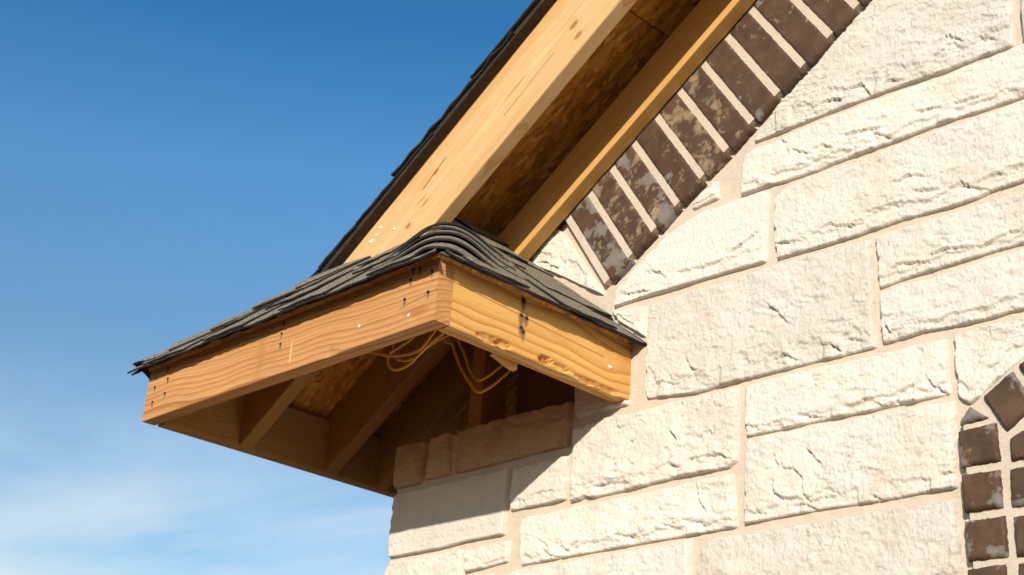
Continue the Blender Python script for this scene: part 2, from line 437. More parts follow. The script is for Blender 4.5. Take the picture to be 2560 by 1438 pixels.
M['rafter'] = wood_mat('rafter_pine', (0.38, 0.195, 0.058), (0.27, 0.125, 0.03), 0.006, 0.05, -0.05, 0.01, 0.012, contrast=0.7, seed=6.0,
                       knots=[(0.30, 0.05, 0.010), (0.62, 0.09, 0.008)])
M['frieze'] = wood_mat('honey_pine', (0.56, 0.33, 0.105), (0.42, 0.215, 0.05), 0.009, 0.02, -0.08, 0.004, 0.008, contrast=0.45, seed=9.0)
M['side_board'] = wood_mat('side_pine', (0.41, 0.225, 0.072), (0.29, 0.135, 0.036), 0.008, 0.04, -0.03, 0.01, 0.014, contrast=0.75, seed=3.0,
                           knots=[(0.25, 0.075, 0.009), (0.47, 0.10, 0.010), (0.60, 0.05, 0.012), (0.85, 0.09, 0.009)])

# ------------------------------------------------------------------ object helpers
def link(name, me, parent=None, m=None, smooth=False, label=None):
    ob = bpy.data.objects.new(name, me)
    COL.objects.link(ob)
    if m is not None and not me.materials: me.materials.append(m)
    if parent is not None: ob.parent = parent
    if smooth:
        me.polygons.foreach_set('use_smooth', [True]*len(me.polygons))
    if label: ob['label'] = label
    return ob
def mesh_np(name, verts, faces):
    me = bpy.data.meshes.new(name)
    me.from_pydata([tuple(v) for v in verts], [], [tuple(f) for f in faces])
    me.update()
    return me
def grid_faces(nu, nv, off=0):
    f = []
    for j in range(nv-1):
        for i in range(nu-1):
            a = off+j*nu+i
            f.append((a, a+1, a+nu+1, a+nu))
    return f
def W3(a):
    """inches (x, y, z) array -> metres"""
    a = np.array(a, float)
    a[:, 2] += H0
    return a*INCH
def resample(poly, n):
    p = np.array(poly, float)
    s = np.concatenate([[0], np.cumsum(np.hypot(*(p[1:]-p[:-1]).T))])
    t = np.linspace(0, s[-1], n)
    return np.stack([np.interp(t, s, p[:, 0]), np.interp(t, s, p[:, 1])], 1)
def seg_dist(P, poly):
    """distance from points P (n,2) to a polyline, and signed side info of the nearest segment"""
    poly = np.array(poly, float)
    best = np.full(len(P), 1e9); side = np.zeros(len(P)); par = np.zeros(len(P))
    ns = len(poly)-1
    for i in range(ns):
        a, b = poly[i], poly[i+1]
        d = b-a; L2 = max(d@d, 1e-9)
        t = np.clip(((P-a)@d)/L2, 0, 1)
        q = a+t[:, None]*d
        r = P-q
        dist = np.hypot(r[:, 0], r[:, 1])
        up = d[0]*r[:, 1]-d[1]*r[:, 0]
        if d[0] < 0: up = -up
        if abs(d[1]) > 1.6*abs(d[0]):
            up = r[:, 0]
        k = dist < best
        best[k] = dist[k]; side[k] = up[k]; par[k] = (i+t[k])/ns
    return best, side, par

STONES = [
    ([(12.78, 20.04), (13.58, 20.79), (15.71, 22.52), (18.68, 24.4), (21.49, 26.5), (24.8, 28.52), (26.71, 29.64), (36.15, 28.81)],
     [(12.95, 19.86), (15.55, 19.84), (18.18, 19.9), (22.25, 19.92), (26.64, 19.82), (30.34, 19.59), (31.88, 19.68), (35.69, 19.63)], "s1"),
    ([(36.64, 28.56), (40.62, 28.4)],
     [(36.28, 19.64), (40.04, 19.55)], "s1b"),
    ([(11.75, 18.18), (12.21, 18.86), (13.33, 19.19), (15.59, 19.26), (21.22, 19.45), (26.72, 19.45), (30.32, 19.26), (32.12, 19.29), (35.84, 19.38), (40.08, 19.25)],
     [(11.57, 15.33), (14.49, 15.38), (15.78, 15.2), (19.03, 15.19), (21.56, 15.3), (26.29, 15.29), (30.05, 15.41), (33.1, 15.22), (36.06, 15.17), (40.04, 15.01)], "s2"),
    ([(6.35, 15.88), (7.46, 16.82), (9.13, 17.67)],
     [(6.53, 15.68), (7.92, 15.77), (9.36, 15.9)], "s2a"),
    ([(14.76, 12.04), (15.01, 13.95), (16.2, 14.66), (17.99, 14.9), (21.04, 14.88), (23.6, 14.76), (26.36, 14.88), (31.34, 14.88), (36.03, 14.82), (40.01, 14.76)],
     [(15.07, 8.58), (16.38, 8.59), (19.02, 8.52), (22.25, 8.49), (26.1, 8.63), (30.0, 8.43), (32.06, 8.47), (33.08, 8.66), (35.47, 8.68), (39.38, 8.71)], "s3"),
    ([(-1.96, 9.06), (-1.77, 10.43), (-0.46, 11.34), (2.36, 13.18), (5.02, 14.59), (4.52, 14.4), (8.08, 15.22), (11.51, 15.09), (13.73, 15.06), (14.32, 14.93)],
     [(-1.9, 8.94), (0.5, 8.99), (4.41, 8.87), (7.45, 8.9), (11.94, 8.78), (13.99, 8.73)], "s3a"),
    ([(2.1, 7.34), (2.38, 8.03), (3.46, 8.21), (6.07, 8.12), (10.62, 8.07), (13.45, 8.16), (16.8, 8.16), (21.19, 8.09), (23.38, 7.9)],
     [(1.68, 1.09), (2.11, -0.27), (7.08, -0.83), (11.43, -0.71), (15.56, -0.73), (18.53, -0.71), (20.44, -0.78), (23.41, -0.74)], "s4a"),
    ([(23.79, 7.93), (26.06, 7.97), (29.97, 7.95), (32.93, 7.92), (35.4, 7.89), (39.3, 7.97)],
     [(23.86, 3.73), (26.63, 3.93), (29.68, 3.98), (33.03, 4.08), (35.05, 4.06), (38.9, 4.13)], "s4b"),
    ([(23.98, 3.38), (27.05, 3.51), (30.5, 3.54), (33.8, 3.68), (35.02, 3.7), (38.87, 3.86)],
     [(23.91, -0.64), (25.92, -0.61), (27.32, -0.49), (29.6, -0.68), (32.63, -0.74), (33.59, -0.62), (34.62, -0.69), (38.4, -0.65)], "s4c"),
    ([(-2.31, 8.64), (-0.25, 8.42), (1.71, 8.22)],
     [(-1.39, 7.52), (0.15, 6.36), (1.64, 5.3)], "s4z"),
    ([(-12.55, 16.37), (-12.39, 16.84), (-10.76, 17.81), (-9.41, 18.8), (-8.88, 18.64)],
     [(-12.17, 15.74), (-10.02, 14.62), (-7.91, 13.33), (-6.12, 12.15), (-3.04, 10.3)], "tri"),
    ([(-6.13, -1.26), (-3.82, -1.21), (-1.83, -0.91), (-0.59, -1.05), (1.11, -1.19), (5.31, -1.04), (8.67, -1.13), (11.31, -1.18)],
     [(-6.12, -7.7), (-4.98, -7.68), (-4.37, -7.49), (-3.73, -7.73), (0.27, -7.69), (4.87, -7.46), (8.7, -7.47), (10.39, -7.48), (11.12, -7.08)], "s5a"),
    ([(-6.18, 2.9), (-3.26, 2.88), (-0.12, 2.79)],
     [(-5.91, -0.6), (-3.73, -0.43), (-1.85, -0.31), (-0.01, -0.34)], "s5a0"),
    ([(11.9, -1.24), (14.54, -1.14), (18.13, -1.17), (23.65, -1.35), (26.76, -1.23), (28.96, -1.43)],
     [(11.88, -5.31), (14.97, -5.37), (17.81, -5.35), (19.99, -5.39), (22.82, -5.45), (23.8, -5.4), (25.64, -5.44), (28.93, -5.43)], "s5b"),
    ([(11.87, -5.62), (15.47, -5.55), (20.26, -5.61), (23.87, -5.74), (26.48, -5.73), (29.18, -5.92)],
     [(11.7, -12.07), (15.05, -11.99), (18.87, -11.93), (20.98, -11.99), (23.55, -12.02), (26.8, -11.93), (28.93, -11.95)], "s5c"),
    ([(29.43, -1.34), (31.79, -1.14), (34.57, -1.27), (37.95, -1.35)],
     [(29.4, -5.73), (30.24, -6.45), (31.23, -6.11), (32.25, -5.23), (33.39, -4.7), (34.32, -4.05), (36.99, -3.52), (37.77, -3.09)], "s5d"),
    ([(-11.87, -8.35), (-11.24, -8.21), (-4.08, -8.1), (1.22, -8.15), (6.62, -8.0), (10.7, -7.95)],
     [(-11.66, -12.43), (-7.91, -12.38), (-4.96, -12.33), (-2.0, -12.3), (2.99, -12.25), (7.9, -12.23), (11.08, -12.17)], "s6a"),
    ([(7.41, -14.25), (7.89, -13.36), (8.94, -12.68), (12.05, -12.71), (17.91, -12.72), (23.35, -12.65), (28.72, -12.68)],
     [(7.47, -19.36), (12.99, -19.11), (20.43, -18.79), (28.93, -18.46)], "s6b"),
    ([(-14.72, -13.05), (-11.64, -12.71), (-6.68, -12.66), (-0.85, -12.57), (3.54, -12.57), (6.73, -12.52)],
     [(-14.23, -16.86), (-4.08, -16.57), (6.73, -16.41)], "s6c"),
    ([(-29.95, 0.64), (-29.6, 1.3), (-28.67, 1.35), (-26.7, 1.33), (-25.26, 0.98)],
     [(-29.54, -2.98), (-27.44, -3.02), (-25.58, -2.99)], "c1"),
    ([(-24.96, 0.93), (-24.83, 1.36), (-23.47, 1.4), (-22.06, 1.38)],
     [(-25.07, -2.78), (-23.41, -2.85), (-21.68, -2.81)], "c2"),
    ([(-20.94, 1.19), (-15.31, 1.4), (-10.94, 1.42), (-6.49, 1.32)],
     [(-21.01, -2.86), (-16.93, -2.88), (-11.01, -2.74), (-6.6, -2.75)], "c3"),
    ([(-29.6, -3.55), (-23.2, -3.48), (-16.87, -3.47), (-13.67, -3.42)],
     [(-29.5, -9.62), (-28.35, -9.68), (-22.43, -9.68), (-18.49, -9.47), (-13.91, -9.46)], "d1"),
    ([(-13.17, -3.58), (-9.98, -3.62), (-6.56, -3.52)],
     [(-13.41, -7.45), (-10.63, -7.48), (-8.21, -7.5), (-6.68, -7.39)], "d2"),
    ([(-29.64, -10.94), (-28.99, -9.98), (-25.73, -10.07)],
     [(-29.83, -14.85), (-27.38, -14.79), (-25.2, -14.71)], "e1"),
    ([(-25.58, -10.06), (-22.38, -10.04), (-19.15, -10.02)],
     [(-25.09, -14.72), (-21.81, -14.62), (-18.94, -14.55)], "e2"),
    ([(-18.78, -10.2), (-16.21, -10.04), (-13.09, -10.02)],
     [(-18.55, -12.25), (-16.0, -12.13), (-13.2, -11.91)], "e3"),
    ([(-18.49, -12.81), (-16.73, -12.73), (-14.97, -12.66)],
     [(-18.26, -15.64), (-16.44, -15.54), (-14.69, -15.5)], "e4"),
]

WINDOW_BRICKS = [
    [(29.69, -7.92), (29.83, -7.61), (30.54, -6.83), (31.7, -7.83)] ,
    [(29.57, -10.82), (29.52, -8.34), (32.22, -8.24), (32.31, -10.85)] ,
    [(29.6, -13.89), (29.56, -11.32), (32.26, -11.44), (32.22, -13.84)] ,
    [(29.59, -17.03), (29.56, -14.43), (32.33, -14.44), (32.33, -17.05)] ,
    [(29.53, -20.03), (29.49, -17.55), (32.07, -17.48), (32.14, -19.88)] ,
    [(33.08, -10.98), (33.09, -9.51), (33.94, -9.12), (35.68, -9.18), (35.61, -11.04)] ,
    [(32.81, -13.98), (32.9, -11.49), (35.46, -11.49), (35.31, -14.04)] ,
    [(32.9, -17.12), (32.9, -14.61), (35.37, -14.57), (35.33, -17.11)] ,
    [(32.86, -19.95), (32.96, -17.58), (35.29, -17.51), (35.26, -19.88)] ,
    [(32.93, -8.98), (31.51, -6.35), (33.63, -4.98), (34.96, -7.61)] ,
    [(35.49, -7.23), (34.13, -4.72), (36.22, -3.59), (37.47, -6.22)] ,
]

CRACKS = [
    [(21.44, 17.32), (22.73, 17.14), (24.09, 16.93), (25.32, 16.61)] ,
    [(24.07, 16.59), (25.74, 15.59)] ,
    [(16.8, 17.84), (17.63, 17.24), (18.56, 16.76)] ,
    [(18.88, 17.0), (19.8, 17.06), (20.8, 16.36)] ,
    [(15.54, 19.33), (16.28, 18.54), (16.63, 17.29)] ,
    [(27.88, 17.0), (28.97, 16.82), (29.96, 16.63)] ,
    [(30.5, 16.7), (31.81, 16.42), (32.85, 16.39)] ,
    [(30.63, 22.36), (31.0, 22.39), (32.09, 21.33)] ,
    [(33.4, 21.05), (33.92, 21.02), (34.49, 20.58)] ,
    [(19.63, 20.99), (20.76, 20.95), (21.57, 20.64)] ,
    [(25.44, 20.61), (26.02, 20.62), (26.67, 20.26)] ,
    [(22.0, 21.28), (23.41, 21.28), (24.04, 19.97)] ,
    [(25.72, 11.8), (26.08, 11.63), (26.75, 12.01), (28.18, 11.47)] ,
    [(19.26, 9.87), (20.17, 10.11), (20.65, 9.78), (21.81, 9.42), (22.86, 9.28)] ,
    [(23.09, 10.09), (24.13, 10.04), (25.44, 10.13), (25.98, 9.72)] ,
    [(27.31, 10.57), (28.19, 10.28), (29.42, 10.05)] ,
    [(30.9, 10.14), (31.46, 9.55), (33.0, 8.77)] ,
    [(15.15, 9.87), (16.19, 9.7), (17.43, 9.47)] ,
    [(25.07, 4.86), (25.53, 5.12), (27.13, 4.8), (28.69, 4.48)] ,
    [(28.11, 5.04), (29.43, 5.22), (30.1, 4.98), (31.19, 4.88)] ,
    [(32.08, 4.57), (33.35, 4.96), (35.14, 5.08)] ,
    [(2.42, 11.06), (3.41, 10.68), (3.78, 10.27)] ,
    [(5.33, 10.24), (6.16, 10.11), (8.59, 9.93), (10.17, 10.03)] ,
    [(10.51, 10.38), (11.95, 10.85), (13.49, 11.52)] ,
    [(-0.79, 9.85), (0.61, 9.64), (2.34, 9.32)] ,
    [(14.69, 0.26), (15.81, 0.46), (16.89, -0.33)] ,
    [(18.88, 0.54), (19.83, 0.23), (20.66, -0.4)] ,
    [(21.07, 0.37), (21.91, 0.3), (22.45, -0.05)] ,
    [(6.27, 2.38), (6.74, 1.31), (7.53, 0.95)] ,
    [(2.93, 0.82), (3.64, 0.94), (5.04, 0.37)] ,
    [(14.15, 5.06), (15.07, 4.21), (16.27, 2.8)] ,
    [(25.08, -4.59), (26.39, -4.33)] ,
    [(27.52, -4.13), (27.9, -4.73), (28.93, -5.39)] ,
    [(21.49, -4.85), (22.86, -4.54), (23.81, -5.31), (24.7, -5.17), (25.9, -5.41), (27.35, -5.43)] ,
    [(17.35, -4.7), (19.15, -5.22)] ,
    [(11.62, -4.11), (12.76, -4.68), (13.67, -5.21)] ,
    [(24.31, 0.89), (24.89, -0.11)] ,
    [(14.74, -7.24), (15.03, -8.15)] ,
    [(15.33, -8.03), (15.52, -8.41), (16.49, -8.65), (17.05, -9.5), (17.21, -10.61), (17.58, -11.24)] ,
    [(14.61, -9.02), (14.5, -10.02), (15.27, -10.65), (16.15, -10.86)] ,
    [(17.58, -11.24), (18.9, -11.11), (19.83, -11.13)] ,
    [(16.33, -11.31), (17.1, -11.34), (18.13, -11.82)] ,
    [(17.59, -7.4), (18.15, -8.01), (18.79, -8.7)] ,
    [(22.78, -11.62), (23.47, -12.0)] ,
    [(12.47, -11.33), (13.08, -11.34), (13.87, -11.62)] ,
    [(26.6, -11.12), (27.1, -11.12)] ,
    [(28.11, -10.9), (29.0, -10.93)] ,
    [(-9.41, -10.53), (-8.25, -11.13)] ,
    [(-8.72, -11.47), (-7.81, -12.08), (-6.09, -12.37)] ,
    [(-6.89, -11.3), (-5.88, -11.91), (-5.21, -11.2), (-4.85, -11.25)] ,
    [(-1.02, -11.26), (-0.12, -11.29), (0.9, -11.64), (2.21, -11.35)] ,
    [(3.92, -10.99), (4.78, -11.19), (6.05, -11.78)] ,
    [(6.24, -10.97), (7.48, -11.31), (8.5, -11.7)] ,
    [(7.56, -8.66), (7.78, -9.78), (8.29, -10.52)] ,
    [(-12.42, -6.57), (-11.59, -6.69), (-11.14, -7.25)] ,
    [(-10.53, -6.51), (-8.93, -6.41), (-7.62, -6.52)] ,
    [(-3.77, -6.92), (-1.57, -6.8), (1.31, -7.16)] ,
    [(4.73, -6.35), (5.86, -6.63)] ,
    [(6.3, -6.35), (8.15, -6.22), (9.76, -6.41), (10.81, -7.03)] ,
    [(-1.03, -2.18), (-0.18, -2.24)] ,
    [(4.67, -3.4), (5.37, -4.36)] ,
    [(-11.53, 15.97), (-10.35, 15.74), (-9.79, 15.07), (-8.36, 14.46)] ,
]
PITS = [(0.66, -3.83), (0.73, -5.72), (-1.02, -5.48), (-5.69, -4.2), (0.99, -3.13), (7.3, -2.47), (5.83, -1.59), (7.68, -1.95), (9.05, -2.18), (9.59, -2.56), (8.37, -5.63), (7.82, -4.76), (9.06, -4.32), (5.14, -4.18), (4.37, -5.05), (5.79, -2.68), (-1.16, -5.03), (8.74, -4.54)]

def slab(name, top, bot, parent, m, y_face, y_back, res=0.13, kind='stone', seed=0, rough=1.0, detail=True, label=None, chamfer=False):
    """a stone or brick: ruled grid between its lower and upper outline, split-face relief, sides running back into the wall"""
    wmax = max(np.hypot(*(np.array(top[i+1])-np.array(top[i]))) for i in range(len(top)-1))
    L = sum(np.hypot(*(np.array(top[i+1])-np.array(top[i]))) for i in range(len(top)-1))
    L2 = sum(np.hypot(*(np.array(bot[i+1])-np.array(bot[i]))) for i in range(len(bot)-1))
    hts = resample(top, 9)-resample(bot, 9)
    Hh = max(0.3, np.abs(hts[:, 1]).max(), np.hypot(hts[:, 0], hts[:, 1]).max()*0.7)
    nu = max(5, int(max(L, L2)/res)+1); nv = max(5, int(Hh/res)+1)
    T = resample(top, nu); B = resample(bot, nu)
    v = np.linspace(0, 1, nv)
    # crowd the rows at both edges so that the arrises stay crisp
    v = v + 0.0
    v[1] = min(v[1], 0.05/Hh+0.002); v[-2] = max(v[-2], 1-0.08/Hh)
    P = (B[None]*(1-v[:, None, None])+T[None]*v[:, None, None])
    X = P[..., 0].ravel(); Z = P[..., 1].ravel()
    pts = np.stack([X, Z], 1)
    so = seed*13.7
    dB = seg_dist(pts, bot)[0]
    outline = [bot[0]]+list(top)+[bot[-1]]
    dT = seg_dist(pts, outline)[0]
    if kind == 'stone':
        Pm = sstep(0, 0.065, dB)*sstep(-0.02, 0.20, dT*np.clip(1.0+1.1*fbm(X/1.3+so, Z/1.3, 3), 0.35, 3)+0.03*perlin(X*4+so, Z*4))
        h = 0.14+0.58*Pm
        face = 0.20*fbm(X/6.0+so, Z/3.2+so, 3)+0.075*fbm(X/1.9+so, Z/1.4-so, 4, 0.55)
        # split terraces, rougher towards the lower arris
        vr = (Z-Z.min())/max(Z.max()-Z.min(), 0.1)
        tm = sstep(-0.12, 0.30, fbm(X/4.2-so, Z/2.4+so, 3)+0.40*(0.42-vr))
        tt = fbm(X/1.5+0.30*Z+so, Z/0.62+0.12*X-so, 5, 0.62)*4.2
        tf = tt-np.floor(tt)
        face += 0.064*tm*(np.floor(tt)+sstep(0.0, 0.16, tf))
        face += 0.020*fbm(X/0.15+so, Z/0.22, 3, 0.6)
        rg = 1-np.abs(fbm(X/2.3-so+0.35*Z, Z/1.5+so, 4, 0.6))*2.2
        face += 0.028*rg
        face += 0.050*fbm(X/0.42+so+0.4*Z, Z/0.50, 4, 0.6)
        # split flakes: the sheet breaks off along ragged lines and steps back below them
        fl = fbm(X/3.6+so*1.7, Z/1.25-so, 4, 0.6)
        for th_, dp in ((0.20, 0.06), (-0.18, 0.05)):
            e = fl-th_+0.10*(Z-Z.mean())/Hh
            face -= dp*sstep(0.0, 0.05, -e)*np.exp(np.clip(e, -9, 0)*5.0)
        zl = 0.10+0.16*(0.5+0.9*fbm(X/2.4+so, X*0+so, 4, 0.6))
        vrel = dB/Hh
        face -= 0.17*sstep(0.0, 0.035, zl-vrel)*sstep(0.0, 0.18, 0.35+perlin(X/3.1-so, X*0+3+so))
        h = h+face*Pm*rough
        x0, x1, z0, z1 = X.min(), X.max(), Z.min(), Z.max()
        if detail:
            for cr in CRACKS:
                cx = sum(p[0] for p in cr)/len(cr); cz = sum(p[1] for p in cr)/len(cr)
                if not (x0 < cx < x1 and z0 < cz < z1): continue
                jx = 0.17*fbm(X*2.1, Z*2.1+so, 4, 0.6); jz = 0.17*fbm(X*2.1+40, Z*2.1, 4, 0.6)
                d_, sd, pr = seg_dist(np.stack([X+jx, Z+jz], 1), cr)
                taper = np.clip(np.minimum(pr, 1-pr)*5+0.25, 0, 1)
                h -= np.where(sd <= 0, 0.33, 0.0)*np.clip(0.75+1.1*fbm(X/0.9+3, Z/0.9+so, 3), 0.1, 1.3)*np.exp(-d_/0.26)*taper*sstep(0, 0.03, -sd+0.03)*Pm
                h += np.where(sd > 0, 0.10, 0.0)*np.exp(-d_/0.30)*taper*Pm
            for px, pz in PITS:
                if x0 < px < x1 and z0 < pz < z1:
                    d_ = np.hypot(X-px, (Z-pz)*0.8)
                    h -= 0.30*np.exp(-(d_/0.11)**2)
        Y = y_back_edge - h
    else:
        Pm = sstep(0, 0.10, dB)*sstep(0, 0.12, dT)
        Y = y_face+0.30*(1-Pm)+(0.34*(1-sstep(0.0, 0.42, dB)) if chamfer else 0)+0.05*fbm(X/1.6+so, Z/1.6, 3)+0.018*fbm(X/0.3+so, Z/0.3, 2)
        jag = 0.10*sstep(0.30, 0.0, np.minimum(dB, dT))
        X = X+jag*fbm(X*2.5+so, Z*2.5, 3, 0.6); Z = Z+jag*fbm(X*2.5-so, Z*2.5+5, 3, 0.6)
    V3 = np.stack([X, Y, Z], 1)
    faces = [(a, b, c, d) for a, b, c, d in grid_faces(nu, nv)]
    ring = [i for i in range(nu)]+[j*nu+nu-1 for j in range(1, nv)]+[(nv-1)*nu+i for i in range(nu-2, -1, -1)]+[j*nu for j in range(nv-2, 0, -1)]
    off = len(V3)
    back = V3[ring].copy(); back[:, 1] = y_back
    V3 = np.concatenate([V3, back])
    n = len(ring)
    for i in range(n):
        j = (i+1) % n
        faces.append((ring[j], ring[i], off+i, off+j))
    me = mesh_np(name, W3(V3), faces)
    o = link(name, me, parent, m, smooth=True, label=label)
    if kind == 'brick': o.color = (0.47+0.05*math.sin(seed*1.7), 0.46, 0.5, 1)
    return o
y_back_edge = 22.05

def board(name, origin, ax, ay, L, Wd, T, m, parent, bevel=0.10, res=None, disp=None, label=None):
    """a sawn board: local X along it, local Y across the face, local Z through it (face at z=0, body behind, -T)"""
    bm = bmesh.new()
    nx = max(2, int(L/(res or 2.5))); ny = max(2, int(Wd/(res or 1.4)))
    ax = Vector(ax).normalized(); ay = Vector(ay).normalized(); az = ax.cross(ay)
    def quad_grid(n1, n2, f):
        vs = [[bm.verts.new(f(i/n1, j/n2)) for i in range(n1+1)] for j in range(n2+1)]
        for j in range(n2):
            for i in range(n1):
                bm.faces.new((vs[j][i], vs[j][i+1], vs[j+1][i+1], vs[j+1][i]))
    b = bevel
    # chamfered cross-section swept along the length
    sec = [(b, 0), (Wd-b, 0), (Wd-b*0.3, -b*0.3), (Wd, -b), (Wd, -T+b), (Wd-b, -T), (b, -T), (0, -T+b), (0, -b), (b*0.3, -b*0.3)]
    ring = []
    for k, (p, q) in enumerate(sec):
        p2, q2 = sec[(k+1) % len(sec)]
        n = ny if k == 0 or k == 5 else 1
        for s in range(n): ring.append((p+(p2-p)*s/n, q+(q2-q)*s/n))
    rows = []
    for i in range(nx+1):
        t = L*i/nx
        row = []
        for (p, q) in ring:
            wy = 0.025*math.sin(t*0.21+p)+0.012*math.sin(t*0.9+1.3)
            x_, y_, z_ = t, p, q+wy*0.5
            if disp: x_, y_, z_ = disp(x_, y_, z_)
            row.append(bm.verts.new((x_*INCH, y_*INCH, z_*INCH)))
        rows.append(row)
    n = len(ring)
    for i in range(nx):
        for k in range(n):
            bm.faces.new((rows[i][k], rows[i+1][k], rows[i+1][(k+1) % n], rows[i][(k+1) % n]))
    bm.faces.new(rows[0]); bm.faces.new(list(reversed(rows[-1])))
    bmesh.ops.recalc_face_normals(bm, faces=bm.faces)
    me = bpy.data.meshes.new(name)
    bm.to_mesh(me); bm.free()
    ob = link(name, me, parent, m, label=label)
    mt = Matrix((ax, ay, az)).transposed().to_4x4()
    mt.translation = V(*origin)
    ob.matrix_basis = mt
    return ob

def prism(name, pts, axis_pts, parent, m, label=None):
    """closed solid: polygon pts (3D inches) swept by vector axis_pts (inches)"""
    bm = bmesh.new()
    a = [bm.verts.new(V(*p)) for p in pts]
    b = [bm.verts.new(V(p[0]+axis_pts[0], p[1]+axis_pts[1], p[2]+axis_pts[2])) for p in pts]
    bm.faces.new(a); bm.faces.new(list(reversed(b)))
    n = len(a)
    for i in range(n):
        bm.faces.new((a[i], b[i], b[(i+1) % n], a[(i+1) % n]))
    bmesh.ops.recalc_face_normals(bm, faces=bm.faces)
    me = bpy.data.meshes.new(name); bm.to_mesh(me); bm.free()
    return link(name, me, parent, m, label=label)

def edge_faces(o, ntop):
    """black asphalt on a shingle's cut edges and underside"""
    o.data.materials.append(M['edge'])
    for p in o.data.polygons:
        if p.index >= ntop: p.material_index = 1

def tube(name, pts, r, m, parent=None, seg=10, flat=1.0):
    """smooth round cable through 3D points (inches)"""
    P = np.array(pts, float)
    # Catmull-Rom
    Q = []
    E_ = np.concatenate([[2*P[0]-P[1]], P, [2*P[-1]-P[-2]]])
    for i in range(1, len(E_)-2):
        for t in np.linspace(0, 1, 9)[:-1]:
            p0, p1, p2, p3 = E_[i-1], E_[i], E_[i+1], E_[i+2]
            Q.append(0.5*((2*p1)+(-p0+p2)*t+(2*p0-5*p1+4*p2-p3)*t*t+(-p0+3*p1-3*p2+p3)*t**3))
    Q.append(P[-1]); Q = np.array(Q)
    vs = []; n = len(Q)
    for i in range(n):
        d = Q[min(i+1, n-1)]-Q[max(i-1, 0)]; d = Vector(d).normalized()
        u = d.cross(Vector((0.2, 1, 0.1))).normalized(); w = d.cross(u)
        for k in range(seg):
            a = 2*math.pi*k/seg
            o = u*math.cos(a)*r+w*math.sin(a)*r*flat
            vs.append(Q[i]+np.array(o))
    fc = []
    for i in range(n-1):
        for k in range(seg):
            fc.append((i*seg+k, i*seg+(k+1) % seg, (i+1)*seg+(k+1) % seg, (i+1)*seg+k))
    fc.append(tuple(range(seg))); fc.append(tuple((n-1)*seg+k for k in reversed(range(seg))))
    return link(name, mesh_np(name, W3(vs), fc), parent, m, smooth=True)

# ------------------------------------------------------------------ the ground
def build_ground():
    bm = bmesh.new()
    n, R = 48, 900.0
    c = bm.verts.new((0, 0, 0)); prev = None; rings = []
    for r in (2, 5, 10, 20, 45, 120, 320, R):
        rings.append([bm.verts.new((r*math.cos(2*math.pi*k/n), r*math.sin(2*math.pi*k/n), 0.0)) for k in range(n)])
    for k in range(n): bm.faces.new((c, rings[0][k], rings[0][(k+1) % n]))
    for a, b in zip(rings, rings[1:]):
        for k in range(n): bm.faces.new((a[k], b[k], b[(k+1) % n], a[(k+1) % n]))
    me = bpy.data.meshes.new('ground'); bm.to_mesh(me); bm.free()
    o = link('ground', me, None, M['dirt'])
    o['kind'] = 'structure'
build_ground()

# ------------------------------------------------------------------ the house
house = bpy.data.objects.new('house', None)
COL.objects.link(house)
house['label'] = 'white limestone house corner with unfinished wooden eave and dark brick trim'
house['category'] = 'house'

TH = math.radians(33.28)
CT, ST_ = math.cos(TH), math.sin(TH)
def rake(t, p, y):
    """a point of the gable: t inches up the rake, p inches square to it"""
    return (t*CT-p*ST_, y, t*ST_+p*CT)

